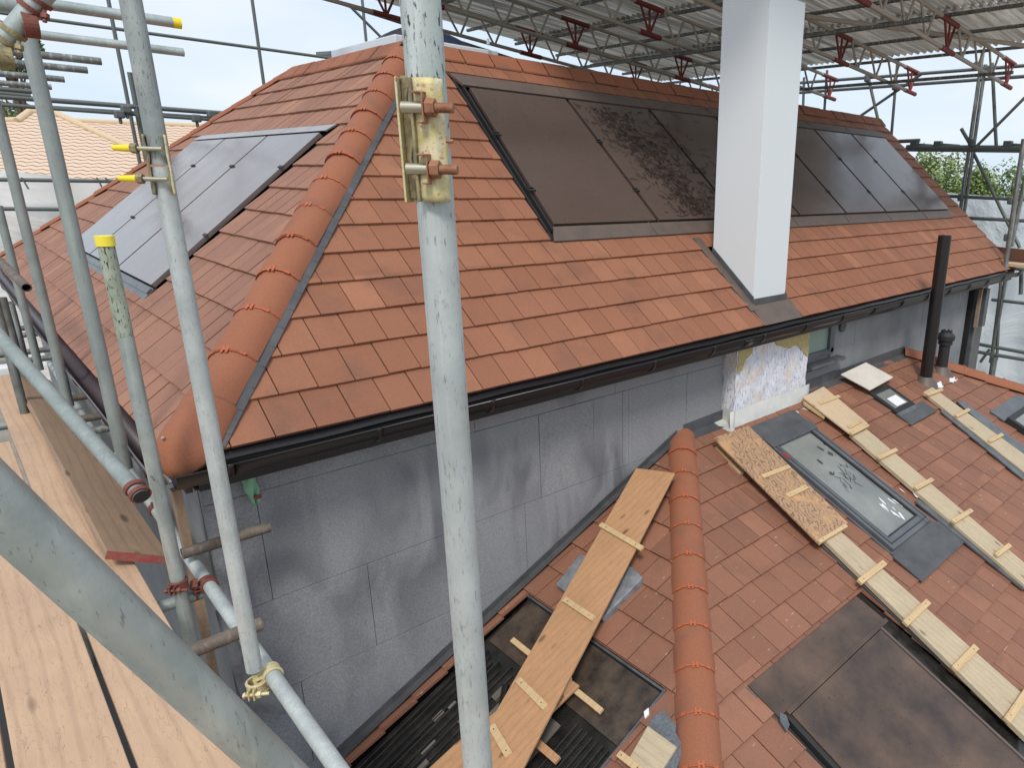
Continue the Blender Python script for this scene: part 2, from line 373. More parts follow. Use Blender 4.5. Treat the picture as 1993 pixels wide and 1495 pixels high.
def tiles(mb, org, U, S, N, region, smax, gauge=G, tw=TW, th=.0165, phase=0.0, holes=(), gap=.0058, s_start=0, bond=.5, jit=.0012):
    org, U, S, N = V(org), V(U), V(S), V(N)
    us = [p[0] for p in region]; u0, u1 = min(us), max(us)
    for k in range(s_start, int(smax / gauge) + 1):
        s0, s1 = k * gauge, (k + 1) * gauge + .004
        off = phase + (tw * bond if k % 2 else 0)
        i0 = int((u0 - off) / tw) - 1
        for i in range(i0, int((u1 - off) / tw) + 2):
            a = off + i * tw + gap / 2; b = a + tw - gap
            ds = random.gauss(0, jit)
            p = inside_convex(region, [(a, s0 + ds), (b, s0 + ds), (b, s1), (a, s1)])
            if not p: continue
            hj = random.gauss(0, .0007); tj = random.gauss(0, .0012)
            for q in cut_holes([p], holes):
                top = []
                for (u, s) in q:
                    h = .006 + th + th * (1 - (s - s0) / gauge) + hj + tj * (u - a) / tw
                    top.append(org + U * u + S * s + N * h)
                n = len(top); bot = [t - N * (th * .95) for t in top]
                mb.add(top + bot, [tuple(range(n))] + [(j, n + j, n + (j + 1) % n, (j + 1) % n) for j in range(n)])
SF = math.hypot(r, H); SLs = math.hypot(rs, H)
Uf, Sf = V((1, 0, 0)), V((0, r, H)).normalized(); Nf = V((0, -H, r)).normalized()
Ul, Sl = V((0, 1, 0)), V((rs, 0, H)).normalized(); Nl = V((-H, 0, rs)).normalized()
def Fp(u, s, h=0): return Uf * u + Sf * s + Nf * h
def Lp(u, s, h=0): return Ul * u + Sl * s + Nl * h
roof = thing('roof', None, None); roof.parent = house; roof['label'] = 'upper hipped roof of terracotta tiles'
# holes: solar arrays and the chimney
fs0, fs1 = 4.95 * G, 14.0 * G
CHX0, CHX1, CHY0, CHY1, CHZ = 4.062, 4.527, .1615, .612, 2.481
front_holes = [[(2.515, fs0), (9.72, fs0), (10.10, fs1), (2.665, fs1)],
               [(CHX0 - .07, -.1), (CHX1 + .03, -.1), (CHX1 + .03, .9), (CHX0 - .07, .9)]]
mb = MB(); tiles(mb, (0, 0, 0), Uf, Sf, Nf, [(0, 0), (L, 0), (L - rr, SF), (rs, SF)], SF, phase=.567 * .6364, holes=front_holes)
mb.build('front_slope_tiles', M['tile'], roof)
ls0, ls1 = 2.25 * G, 10.15 * G
LU0, LU1 = 2.13, 5.62
left_holes = [[(LU0, ls0), (LU0 + 3.22, ls0), (LU0 + 3.3, ls1), (LU0, ls1)]]
left_holes = [[(2.17, ls0), (5.40, ls0), (5.60, ls1), (2.14, ls1)]]
mb = MB(); tiles(mb, (0, 0, 0), Ul, Sl, Nl, [(0, 0), (W, 0), (RyP, SLs), (r, SLs)][::1], SLs, gauge=G * 1.015, phase=.03, holes=left_holes, gap=.010)
o = mb.build('side_slope_tiles', M['tile_side'], roof); fixn(o)
# underlay (dark) just under the tiles and the far slopes
mb = MB()
mb.prism([Fp(0, 0, -.01), Fp(L, 0, -.01), Fp(L - rr, SF, -.01), Fp(rs, SF, -.01)], (0, .02, -.03))
mb.prism([Lp(0, 0, -.01), Lp(r, SLs, -.01), Lp(RyP, SLs, -.01), Lp(W, 0, -.01)], (.02, 0, -.03))
mb.build('roof_underlay', M['joint'], roof)
mb = MB()
P_, Q_, R_, C_ = V((rs, r, H)), V((L - rr, r, H)), V((rs, RyP, H)), V((0, W, 0))
mb.add([P_, Q_, V((L - rr, RyP, H)), R_, C_, V((L, W, 0)), V((L, 0, 0))], [(0, 1, 2, 3), (3, 2, 5, 4), (1, 6, 5, 2)])
mb.build('crown_and_back_slope', M['lead'], roof)

def hip_unit(mb, a, b, N, r0, r1, arc=2.5, n=12, th=.012, close=False):
    a, b, N = V(a), V(b), V(N); d = (b - a).normalized(); N = (N - d * N.dot(d)).normalized(); s = d.cross(N)
    def ring(c, q): return [c + (N * math.cos(t) + s * math.sin(t)) * q for t in [-arc / 2 + arc * i / n for i in range(n + 1)]]
    m = n + 1
    A, B, Ai, Bi = ring(a, r0), ring(b, r1), ring(a, r0 - th), ring(b, r1 - th)
    mb.add(A + B, [(i, i + 1, m + i + 1, m + i) for i in range(n)], True)
    mb.add(A + Ai, [(i + 1, i, m + i, m + i + 1) for i in range(n)])
    mb.add(B + Bi, [(i, i + 1, m + i + 1, m + i) for i in range(n)])
    mb.add([A[0], B[0], Bi[0], Ai[0]], [(0, 1, 2, 3)]); mb.add([A[-1], Ai[-1], Bi[-1], B[-1]], [(0, 1, 2, 3)])
def clip_at(c, d, N, rad, parent, arc=2.3):
    mb = MB(); c, d, N = V(c), V(d).normalized(), V(N); N = (N - d * N.dot(d)).normalized(); s = d.cross(N); n = 14
    def P(t, q, o): return c + (N * math.cos(t) + s * math.sin(t)) * q + d * o
    for i in range(n):
        t0, t1 = -arc / 2 + arc * i / n, -arc / 2 + arc * (i + 1) / n
        if i % 4 == 3: continue
        vs = [P(t0, rad, -.004), P(t1, rad, -.004), P(t1, rad + .0016, -.004), P(t0, rad + .0016, -.004), P(t0, rad, .004), P(t1, rad, .004), P(t1, rad + .0016, .004), P(t0, rad + .0016, .004)]
        mb.add(vs, [(0, 1, 2, 3), (7, 6, 5, 4), (3, 2, 6, 7), (0, 4, 5, 1), (0, 3, 7, 4), (1, 5, 6, 2)])
    for t in (-.09, .09): mb.box(P(t, rad + .003, 0), s * .010, d * .036, N * .005)
    mb.box(P(0, rad + .003, 0), s * .030, d * .009, N * .005)
    for t in (-.62, .62):
        nn = N * math.cos(t) + s * math.sin(t); mb.box(P(t, rad + .001, 0), d * .016, nn.cross(d) * .026, nn * .005)
    mb.build('ridge_clip', M['clip'], parent)
def hip_run(a, b, N, rad, gauge, parent, first=0, taper=.97, clips=True, sink=.04, matn='hip', jit=.003):
    a, b = V(a), V(b); d = (b - a); ln = d.length; d.normalize(); N = V(N).normalized(); k = first
    while k < ln:
        e = min(k + gauge + .012, ln + .02); mb = MB(); j = N * random.gauss(0, jit)
        hip_unit(mb, a + d * k + j - N * sink, a + d * e + j - N * (sink + .006), N, rad, rad * taper)
        t = mb.build('hip_tile', M[matn], parent)
        if clips and k > first: clip_at(a + d * (k + .001) - N * sink, d, N, rad * .988, t)
        k += gauge
hipN = (Nf + Nl).normalized(); hd = P_.normalized()
hip_run((0, 0, 0), P_ - hd * .12, hipN, .118, .295, roof, first=.28, sink=.035)
# rounded hip starter with a closed nose
mb = MB()
Ns = (hipN - hd * hipN.dot(hd)).normalized(); ss_ = hd.cross(Ns)
def nose(u, v):
    t = -1.45 + 2.9 * u; k = v; rad = .128 * (math.sin(min(1, k * 2.6) * math.pi / 2) ** .55) if k < .385 else .128 - .008 * (k - .385)
    c = hd * (-.045 + .35 * k) - Ns * (.035 if k > .3 else .035 + (.3 - k) * .02)
    return c + (Ns * math.cos(t) * 1.0 + ss_ * math.sin(t)) * max(rad, .002)
mb.grid(nose, 20, 26)
o = mb.build('hip_starter_tile', M['hip'], roof); sm = o.modifiers.new('s', 'SOLIDIFY'); sm.thickness = .008
p = hd * .06 + Ns * .088 - ss_ * .035
mb = MB(); mb.tube(p, p + Ns * .010, .007, 12); mb.build('screw_head', M['zinc'], o)
# grey dry-hip strip beside the hip tiles
mb = MB()
sdir = (Fp(1, 0) - Fp(0, 0))
for k in range(60):
    q0 = hd * (.10 + k * .066); q1 = hd * (.10 + (k + 1) * .066)
    fd = V((1, 0, 0)) - hd * hd.x; fd -= Nf * fd.dot(Nf); fd.normalize()
    mb.prism([q0 + fd * .095 + Nf * .048, q0 + fd * .134 + Nf * (.044 + .003 * (k % 2)), q1 + fd * .134 + Nf * (.044 + .003 * (k % 2)), q1 + fd * .095 + Nf * .048], Nf * -.012)
mb.build('dry_hip_strip', M['lead'], roof)
# top edge tiles: angled ridge tiles along both visible tops
def edge_tiles(a, b, Sd, N, step, first, parent):
    a, b = V(a), V(b); d = (b - a).normalized(); ln = (b - a).length; k = first
    while k < ln:
        e = min(k + step - .016, ln); mb = MB(); j = N * random.gauss(0, .003)
        p0, p1 = a + d * k + j, a + d * e + j; fr = -Sd * .115 + N * .046; out = N * .040 + Sd * .006
        up = V((0, 0, .055)); back = (V(Sd).x * .13, V(Sd).y * .13, 0)
        prof = [fr, up * 1.25 + N * .012 - Sd * .02, up * 1.35 + Sd * .01, up + V(back) * .5 + V((0, 0, .008)), up + V(back)]
        m = len(prof)
        inner = [q - V((0, 0, .014)) for q in prof]
        vs = [p0 + q for q in prof] + [p1 + q for q in prof] + [p0 + q for q in inner] + [p1 + q for q in inner]
        fs = [(i, i + 1, m + i + 1, m + i) for i in range(m - 1)] + [(0, m, 3 * m, 2 * m)]
        fs += [(i, 2 * m + i, 2 * m + i + 1, i + 1) for i in range(m - 1)] + [(m + i + 1, 3 * m + i + 1, 3 * m + i, m + i) for i in range(m - 1)]
        mb.add(vs, fs); fixn(mb.build('ridge_tile', M['hip'], parent)); k += step
mb = MB(); mb.prism([P_ - Sf * .10 + Nf * .03, Q_ - Sf * .10 + Nf * .03, Q_ + V((0, .02, .055)), P_ + V((.02, .02, .055))], (0, .01, -.012)); mb.prism([P_ - Sl * .10 + Nl * .03, P_ + V((.02, .02, .055)), R_ + V((.02, 0, .055)), R_ - Sl * .10 + Nl * .03], (.01, 0, -.012)); fixn(mb.build('ridge_bedding', M['joint'], roof))
edge_tiles(P_, Q_, Sf, Nf, .2925, .19, roof); edge_tiles(P_, P_ + V((.188, 0, 0)), Sf, Nf, .2, 0, roof)
edge_tiles(P_, R_, Sl, Nl, .2925, .128, roof); edge_tiles(P_, P_ + V((0, .126, 0)), Sl, Nl, .2, 0, roof)
hip_run(C_, R_, (V((0, 1, 1)) + Nl).normalized(), .10, .295, roof, clips=False, sink=.04)
# front array ------------------------------------------------------------
def slab(mbx, quad, P0, N, h, th):
    pts = [onpl(x, y, V(P0) + V(N) * h, N) for x, y in quad]; mbx.prism(pts, V(N) * -th); return pts
ub = [2.595, 3.69, 4.76, 5.83, 6.80, 7.79, 8.77, 9.80]; ut = [2.73, 3.75, 4.815, 5.885, 6.93, 7.967, 8.97, 10.04]
s0, s1 = 5.60 * G, 12.95 * G
def us_(i, s_): return ub[i] + (ut[i] - ub[i]) * (s_ - s0) / (s1 - s0)
us = ub
mb = MB(); mb.prism([Fp(2.515, fs0, .010), Fp(9.72, fs0, .010), Fp(10.10, fs1, .010), Fp(2.665, fs1, .010)], Nf * -.01)
tray = mb.build('solar_tray', M['blackmatt'], roof)
mb = MB(); mb.prism([Fp(2.53, fs0 - .01, .040), Fp(9.72, fs0 - .01, .040), Fp(9.76, s0 - .014, .047), Fp(2.60, s0 - .014, .047)], Nf * -.01)
for k in range(1, 7): mb.box(Fp(2.53 + k * 1.05, (fs0 + s0) / 2, .046), Uf * .006, Sf * (s0 - fs0), Nf * .004)
mb.build('panel_flashing', M['lead_brown'], roof, label='brown lower flashing strip under the front solar panels')
mb = MB(); mb.prism([Fp(2.70, s1 + .022, .066), Fp(10.08, s1 + .022, .066), Fp(10.10, fs1 - .05, .056), Fp(2.66, fs1 - .05, .056)], Nf * -.02)
mb.prism([Fp(2.66, fs1 - .05, .054), Fp(10.1, fs1 - .05, .054), Fp(10.1, fs1 + .02, .020), Fp(2.66, fs1 + .02, .020)], Nf * -.012)
for k in range(1, 7): mb.box(Fp(2.70 + k * 1.05, (fs1 + s1) / 2 - .02, .062), Uf * .006, Sf * (fs1 - s1 - .09), Nf * .006)
mb.build('panel_flashing', M['lead_brown'], roof, label='brown upper flashing strip above the front solar panels')
for i in range(7):
    mb = MB(); a, b, c_, d_0 = ub[i] + .020, ub[i + 1] - .020, ut[i + 1] - .020, ut[i] + .020
    mb.prism([Fp(a, s0, .062), Fp(b, s0, .062), Fp(c_, s1, .062), Fp(d_0, s1, .062)], Nf * -.03)
    pn = mb.build('solar_panel', M['panel'], roof, bevel=.002)
    if i == 1: pn['label'] = 'second solar panel from the near hip, littered with dry twigs'
    for sc in (.22, .62):
        sv_ = s0 + (s1 - s0) * sc; mb = MB(); c = Fp(us_(i, sv_), sv_, .068); mb.box(c, Uf * .065, Sf * .014, Nf * .008); mb.box(c + Sf * .03, Uf * .055, Sf * .012, Nf * .008); mb.build('panel_clamp', M['blackmatt'], pn)
mb = MB()
for k, w_0 in ((0, .012), (.05, .018)):
    mb.prism([Fp(2.528 + k, fs0 + .1, .046), Fp(2.528 + k + w_0, fs0 + .1, .046), Fp(2.662 + k + w_0, fs1 - .1, .046), Fp(2.662 + k, fs1 - .1, .046)], Nf * -.03)
mb.build('tray_rib', M['blackmatt'], roof)
# left array -------------------------------------------------------------
lu = [2.19, 3.31, 4.44, 5.56]
lu = [2.20, 3.30, 4.44, 5.52]
l0, l1 = 2.68 * G, 9.60 * G
mb = MB(); mb.prism([Lp(2.17, ls0, .012), Lp(5.40, ls0, .012), Lp(5.60, ls1, .012), Lp(2.14, ls1, .012)], Nl * -.01); fixn(mb.build('solar_tray', M['blackmatt'], roof))
mb = MB(); mb.prism([Lp(2.17, ls0 - .01, .034), Lp(5.42, ls0 - .01, .034), Lp(5.42, l0 - .012, .045), Lp(2.17, l0 - .012, .045)], Nl * -.01)
mb.prism([Lp(2.17, l0 - .06, .052), Lp(5.42, l0 - .06, .052), Lp(5.42, l0 - .02, .056), Lp(2.17, l0 - .02, .056)], Nl * -.01)
fixn(mb.build('panel_flashing', M['lead_grey'], roof, label='grey lower flashing strip of the side solar panels'))
for (a, b) in ((2.15, 3.05), (3.056, 4.3), (4.306, 5.58)):
    mb = MB(); mb.prism([Lp(a, l1 + .02, .058), Lp(b, l1 + .02, .058), Lp(b, ls1 - .004, .040), Lp(a, ls1 - .004, .040)], Nl * -.01); fixn(mb.build('panel_flashing', M['panel_sky'], roof))
for i in range(3):
    mb = MB(); a, b = lu[i] + .018, lu[i + 1] - .018
    mb.prism([Lp(a, l0, .058), Lp(b, l0, .058), Lp(b, l1, .058), Lp(a, l1, .058)], Nl * -.03)
    pn = mb.build('solar_panel', M['panel_sky'], roof, bevel=.002); fixn(pn)
    for sc in (.3, .75):
        mb = MB(); c = Lp(lu[i], l0 + (l1 - l0) * sc, .064); mb.box(c, Ul * .09, Sl * .02, Nl * .008); mb.build('panel_clamp', M['blackmatt'], pn)
# gutters ------------------------------------------------------------------
def gutter(name, a, b, out, matn, brk, joints, rad=.056, back=.0):
    a, b, out = V(a), V(b), V(out); n = 14; d = (b - a).normalized(); up = V((0, 0, 1)); mb = MB()
    pr = [(-rad, .014), (-rad, -.01)] + [(-rad * math.cos(t), -rad * 1.05 * math.sin(t) - .012) for t in [math.pi * i / n for i in range(1, n)]] + [(rad, -.01), (rad, .002), (rad + .006, .002), (rad + .006, -.006)]
    def pt(p, q): return p + out * q[0] + up * q[1]
    m = len(pr); vs = [pt(a, q) for q in pr] + [pt(b, q) for q in pr]
    mb.add(vs, [(i, i + 1, m + i + 1, m + i) for i in range(m - 1)], True)
    o = mb.build(name, M[matn], roof); s = o.modifiers.new('s', 'SOLIDIFY'); s.thickness = .003; s.offset = 0
    ln = (b - a).length; k = brk * .3
    while k < ln:
        mb = MB(); w = .022; rr_ = rad + .006
        pts = [(-rr_, .0)] + [(-rr_ * math.cos(t), -rr_ * 1.05 * math.sin(t) - .012) for t in [math.pi * i / n for i in range(n + 1)]] + [(rr_ + .006, .006)]
        c = a + d * k
        mb.add([pt(c - d * w / 2, q) for q in pts] + [pt(c + d * w / 2, q) for q in pts], [(i, i + 1, len(pts) + i + 1, len(pts) + i) for i in range(len(pts) - 1)], True)
        bo = mb.build('gutter_bracket', M[matn], o); s = bo.modifiers.new('s', 'SOLIDIFY'); s.thickness = .006; s.offset = 0
        k += brk
    for k in joints:
        mb = MB(); rr_ = rad + .004; pts = [(-rr_ * math.cos(t), -rr_ * 1.05 * math.sin(t) - .012) for t in [math.pi * i / n for i in range(n + 1)]]; c = a + d * k
        mb.add([pt(c - d * .05, q) for q in pts] + [pt(c + d * .05, q) for q in pts], [(i, i + 1, len(pts) + i + 1, len(pts) + i) for i in range(len(pts) - 1)], True)
        bo = mb.build('gutter_union', M[matn], o); s = bo.modifiers.new('s', 'SOLIDIFY'); s.thickness = .006; s.offset = 0
    return o
gutter('gutter', (-.03, -.045, -.018), (L + .05, -.045, -.018), (0, -1, 0), 'black', .62, (3.72, 7.4))
gutter('gutter', (-.045, W, -.018), (-.045, .02, -.018), (-1, 0, 0), 'gutter_side', .9, (4.0,), rad=.050)
mb = MB(); mb.bb(.06, L, .02, .045, -.15, -.002); mb.build('fascia', M['black'], roof)
mb = MB(); mb.bb(.02, .045, .06, W, -.16, -.002); mb.build('fascia', M['gutter_side'], roof)
mb = MB(); mb.bb(.05, L, .05, YW, -.152, -.14); mb.bb(.05, YW, YW, W, -.152, -.14); mb.build('soffit', M['black'], roof)
mb = MB(); mb.bb(-.06, L, -.09, -.03, .004 - .09, -.080); 
# eaves: pale underlay strip peeping out of the gutter
mb = MB()
def eav(u, v): return V((.02 + u * (L - .1), -.012 - v * .03, .004 - v * .02 + .003 * math.sin(u * 90)))
mb.grid(eav, 80, 1); mb.build('eaves_felt', M['black'], roof)
# walls --------------------------------------------------------------------
WX1 = 9.03
wall = MB(); wall.bb(.10, WX1, YW + .02, 6.5, -4.6, -.14); wall = wall.build('wall', M['eps_plain'], house)
rows = [(-.152, -.292), (-.292, -.868), (-.868, -1.385), (-1.385, -1.90), (-1.90, -2.42), (-2.42, -2.95), (-2.95, -3.5)]
jx = [[.3, 1.45, 2.55], [.298, 1.9, 2.35, 2.62, 2.68, 3.3], [.758, 1.77, 2.8], [.36, 1.36, 2.3], [.8, 1.8], [.3, 1.3], [.8, 1.8]]
wm = MB()
for (z1, z0_), js in zip(rows, jx):
    xs = [.088] + js + [3.74]
    for a, b in zip(xs, xs[1:]): wm.bb(a + .0014, b - .0014, YW + random.uniform(-.002, .001), YW + .03, z0_ + .0014, z1 - .0014)
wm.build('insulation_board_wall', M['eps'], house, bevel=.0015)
wm = MB()
for a, b, z0_, z1 in ((4.70, 5.93, -1.2, -.62 + .0), (5.93, 7.6, -1.2, -.152), (7.6, WX1, -1.4, -.152), (5.45, 5.93, -.62, -.152)):
    wm.bb(a + .002, b - .002, YW + random.uniform(0, .002), YW + .03, z0_, z1)
wm.build('render_board_wall', M['eps_plain'], house, bevel=.0015)
mb = MB(); mb.bb(.086, .115, YW + .03, 6.3, -4.6, -.14); mb.build('side_wall', M['eps_plain'], house)
# bitumen strip along the wall foot above the lean-to
# chimney breast below the gutter ------------------------------------------
BX0, BX1, BY = 3.764, ony(1571, 700, .075).x, .075
br = MB()
nx, nz = 26, 22
def brf(u, v):
    x = BX0 + (BX1 - BX0) * u; z = -.70 + .57 * v
    return V((x, BY + .006 * math.sin(x * 31 + z * 17) * math.sin(z * 40), z))
br.grid(brf, nx, nz)
br.bb(BX0 + .001, BX1 - .001, BY + .008, YW + .02, -.86, -.13)
br.add([V((BX0, BY, -.86)), V((BX1, BY, -.86)), V((BX1, BY, -.70)), V((BX0, BY, -.70))], [(0, 1, 2, 3)])
br = br.build('chimney_breast', M['breast'], house, label='white splashed chimney breast below the gutter')
mb = MB()
mb.prism([V((BX0 + .02, BY - .008, -.14)), V((BX0 + .22, BY - .008, -.14)), V((BX0 + .20, BY - .008, -.22)), V((BX0 + .11, BY - .008, -.26)), V((BX0 + .08, BY - .008, -.34)), V((BX0 + .01, BY - .008, -.36))], (0, .012, 0))
mb.prism([V((BX0 + .50, BY - .008, -.14)), V((BX1, BY - .008, -.14)), V((BX1, BY - .008, -.40)), V((BX1 - .06, BY - .008, -.36)), V((BX1 - .2, BY - .008, -.25)), V((BX1 - .32, BY - .008, -.27)), V((BX0 + .56, BY - .008, -.21))], (0, .012, 0))
fixn(mb.build('mineral_wool_patch', M['clayfoam'], br))
# window and vent -----------------------------------------------------------
w_ = thing('window', None, None); w_.parent = house
wx0, wx1 = ony(1573, 665, YW).x, ony(1611, 660, YW).x; wz1, wz0 = -.17, ony(1607, 679, YW).z
mb = MB(); mb.bb(wx0 - .04, wx1, YW + .0, YW + .012, wz0, wz1); mb.build('pane', M['pane'], w_)
mb = MB(); mb.bb(wx1, wx1 + .035, YW - .03, YW + .02, wz0 - .01, wz1); mb.bb(wx1 + .045, wx1 + .10, YW - .02, YW + .02, wz0 - .04, wz1); mb.bb(wx0 - .06, wx1 + .10, YW - .02, YW + .02, wz0 - .06, wz0); mb.build('frame', M['velux'], w_)
mb = MB(); mb.bb(wx0 - .06, wx1 + .22, YW - .10, YW + .0, wz0 - .13, wz0 - .10); mb.build('sill', M['lead_grey'], w_)
mb = MB(); mb.bb(wx1 + .037, wx1 + .044, YW - .022, YW - .01, wz0 + .07, wz0 + .2); mb.build('white_tab', M['film'], w_)
vc = ony(1637.5, 635, YW); mb = MB(); mb.tube(vc + V((0, -.025, 0)), vc + V((0, .01, 0)), .055, 20); mb.build('vent_disc', M['lead'], house)
# corner post at the far end of the wall
pxa, pxb = ony(1908, 560, .10).x, ony(1921, 560, .10).x
mb = MB(); mb.bb(pxa, pxb + .06, .10, .30, -2.2, -.12); mb.build('corner_post', M['lead_grey'], house, bevel=.004)
mb = MB(); mb.bb(pxa - .03, pxa - .004, .16, .40, -2.2, -.12); mb.build('corner_board', M['blackmatt'], house)
xa = ony(1911, 560, .06).x; mb = MB(); mb.bb(xa, xa + .035, .05, .096, -.72, -.12); mb.build('corner_batten', M['ply_grey'], house)
xa = ony(1921, 560, .03).x; mb = MB(); mb.bb(xa, xa + .12, .02, .09, -.72, -.2); mb.build('corner_cladding', M['velux'], house)
# chimney --------------------------------------------------------------------
ch = thing('chimney', None, None); ch.parent = house; ch['label'] = 'tall white clad chimney rising through the front slope'
def fz(y): return y * H / r
mb = MB()
v = [V((CHX0, CHY0, fz(CHY0) + .075)), V((CHX1, CHY0, fz(CHY0) + .075)), V((CHX1, CHY1, fz(CHY1) + .075)), V((CHX0, CHY1, fz(CHY1) + .075))]
t_ = [V((a.x, a.y, CHZ)) for a in v]
mb.add(v + t_, [(0, 1, 5, 4), (1, 2, 6, 5), (2, 3, 7, 6), (3, 0, 4, 7), (4, 5, 6, 7)])
mb.build('cladding', M['white'], ch, bevel=.002)
e = .012; mb = MB()
def skirt(p, q, h0, h1, n):
    p, q, n = V(p), V(q), V(n)
    mb.prism([p + n * e + V((0, 0, fz(p.y) + h0)), q + n * e + V((0, 0, fz(q.y) + h0)), q + n * e + V((0, 0, fz(q.y) + h1)), p + n * e + V((0, 0, fz(p.y) + h1))], n * -.02)
skirt((CHX0 - e, CHY0, 0), (CHX1 + e, CHY0, 0), .0, .078, (0, -1, 0)); skirt((CHX0, CHY1, 0), (CHX0, CHY0, 0), .0, .10, (-1, 0, 0)); skirt((CHX1, CHY0, 0), (CHX1, CHY1, 0), .0, .09, (1, 0, 0))
fixn(mb.build('flashing_skirt', M['lead'], ch))
mb = MB()
mb.prism([Fp(CHX0 - .06, .0, .030), Fp(CHX1 + .03, .0, .030), Fp(CHX1 + .03, CHY0 * 1.29, .034), Fp(CHX0 - .06, CHY0 * 1.29, .034)], Nf * -.006)
for k in range(4): mb.prism([Fp(CHX0 - .10, .16 + k * .21, .036 + .002 * (k % 2)), Fp(CHX0, .16 + k * .21, .036), Fp(CHX0, .385 + k * .21, .040), Fp(CHX0 - .09, .385 + k * .21, .038 + .002 * (k % 2))], Nf * -.005)
mb.prism([Fp(CHX1, .1, .030), Fp(CHX1 + .05, .1, .030), Fp(CHX1 + .05, .98, .030), Fp(CHX1, .98, .030)], Nf * -.01)
mb.build('lead_apron', M['lead_brown'], ch)
# rooflight on the flat crown ---------------------------------------------
rl = thing('rooflight', None, None); rl.parent = house
d0 = ony(770, 88, 3.2); d1 = ony(970, 98, 3.2); dm0 = ony(790, 80, 3.3); dm1 = ony(945, 86, 3.3)
mb = MB(); mb.bb(d0.x, d1.x, 3.2, 4.6, H, H + .22); mb.build('kerb', M['white_trim'], rl, bevel=.01)
mb = MB()
def domef(u, v):
    x = dm0.x + (dm1.x - dm0.x) * u; y = 3.3 + 1.2 * v
    return V((x, y, H + .20 + .24 * (math.sin(math.pi * min(1, max(0, u))) ** .7) * (math.sin(math.pi * v) ** .5)))
mb.grid(domef, 20, 16); mb.build('dome', M['dome'], rl)
mb = MB(); q = ony(950, 80, 3.15); mb.box(q, (.02, 0, 0), (0, .02, 0), (0, 0, .05)); mb.build('catch', M['white_trim'], rl)
for (x, y, w) in ((628, 104, .55), (660, 101, .6)):
    q = onx(x, y, rs + .25); mb = MB(); mb.box(q + V((.3, -.1, 0)), (.6, 0, .0), (0, w, .04), (0, 0, .03)); mb.build('crown_panel', M['lead_grey'], house)

# ================================================================ LEAN-TO (part of the same house)
low = thing('lower_roof', None, None); low.parent = house; low['label'] = 'lower lean-to roof of dusty terracotta tiles'
LX0, LX1, LZ, T = 3.25, 7.16, -.804, .43
Sr = V((0, 1, T)).normalized(); Nr = V((0, -T, 1)).normalized()          # right-hand face rising towards the wall
Sw = V((1, 0, T)).normalized(); Nw = V((-T, 0, 1)).normalized()          # left-hand face
RO = V((LX0, YW, LZ))
cs = math.sqrt(1 + T * T)
DN = 3.6
def Rq(x, y, h=.026): return onpl(x, y, RO + Nr * h, Nr)
def Wq(x, y, h=.026): return onpl(x, y, RO + Nw * h, Nw)
# right face: s measured upward from the eave so course lines fall where seen
c0 = (YW + .787) * cs                     # distance from the top to a course line
smax = DN * cs; k0 = smax - c0; off = k0 - int(k0 / G) * G
orgR = V((0, YW, LZ)) - Sr * (smax - off)
top = smax - off
def rs_(y): return top - (YW - y) * cs    # s coordinate of a point with world y
holesR = []
def holeR(pix, m=0):
    pts = [Rq(x, y, .01) for x, y in pix]; holesR.append([(p.x, rs_(p.y)) for p in pts])
SKQ = [(1461, 831), (1555, 796), (1579, 808), (1849, 1027), (1741, 1129), (1727, 1067)]
def rectR(pix, h=.09):
    P = [Rq(x, y, h) for x, y in pix]; a0, a1 = (P[0].x + P[3].x) / 2, (P[1].x + P[2].x) / 2; b1, b0 = (P[0].y + P[1].y) / 2, (P[2].y + P[3].y) / 2
    holesR.append([(a0 + .03, rs_(b0 + .03)), (a1 - .03, rs_(b0 + .03)), (a1 - .03, rs_(b1 - .03)), (a0 + .03, rs_(b1 - .03))])
rectR([(1487, 844), (1579, 808), (1799, 1010), (1727, 1063)])
rectR([(1692, 760), (1724, 744), (1776, 782), (1740, 802)], .06)
pp = [Rq(1452, 1333), Rq(1664, 1156)]; hxa, hxb = pp[0].x, Rq(1711.5, 1208.6).x; hy = (pp[0].y + pp[1].y) / 2
holesR.append([(hxa, -1), (hxb + .11, -1), (hxb + .11, rs_(hy)), (hxa, rs_(hy))])
def hipL(y): return LX0 - (YW - y)
regR = [(LX0 - DN, rs_(YW - DN)), (LX1 + DN, rs_(YW - DN)), (LX1, rs_(YW - .02)), (LX0, rs_(YW - .02))]
mb = MB(); tiles(mb, orgR, V((1, 0, 0)), Sr, Nr, regR, smax, phase=2.5489 % TW, holes=holesR, jit=.0015)
fixn(mb.build('front_slope_tiles', M['tile_low'], low))
# left face: u = -y direction so that N stays outward
orgW = V((LX0, 0, LZ)); l_c = (LX0 - 1.713) * cs; k1 = smax - l_c; off2 = k1 - int(k1 / G) * G; topW = smax - off2
orgW = V((LX0, 0, LZ)) - Sw * topW
def ws(x): return topW - (LX0 - x) * cs
tr = [Wq(1026.6, 1155.5), Wq(1293.5, 1347)]; ty0, ty1, tx = tr[0].y, tr[1].y, 1.708
holesW = [[(-ty0 - .0, -1), (-ty1, -1), (-ty1, ws(tx)), (-ty0 - .0, ws(tx))]]
regW = [(-YW + .035, ws(LX0 - DN)), (-YW + DN, ws(LX0 - DN)), (-YW, ws(LX0))]
mb = MB(); tiles(mb, orgW, V((0, -1, 0)), Sw, Nw, regW, smax, phase=.843 % TW, holes=holesW, jit=.0015)
fixn(mb.build('side_slope_tiles', M['tile_low'], low))
mb = MB(); e0 = LZ - DN * T - .03
mb.prism([V((LX0, YW, LZ)) - Nr * .005, V((LX1, YW, LZ)) - Nr * .005, V((LX1 + DN, YW - DN, LZ - DN * T)) - Nr * .005, V((LX0 - DN, YW - DN, LZ - DN * T)) - Nr * .005], (0, 0, -.02))
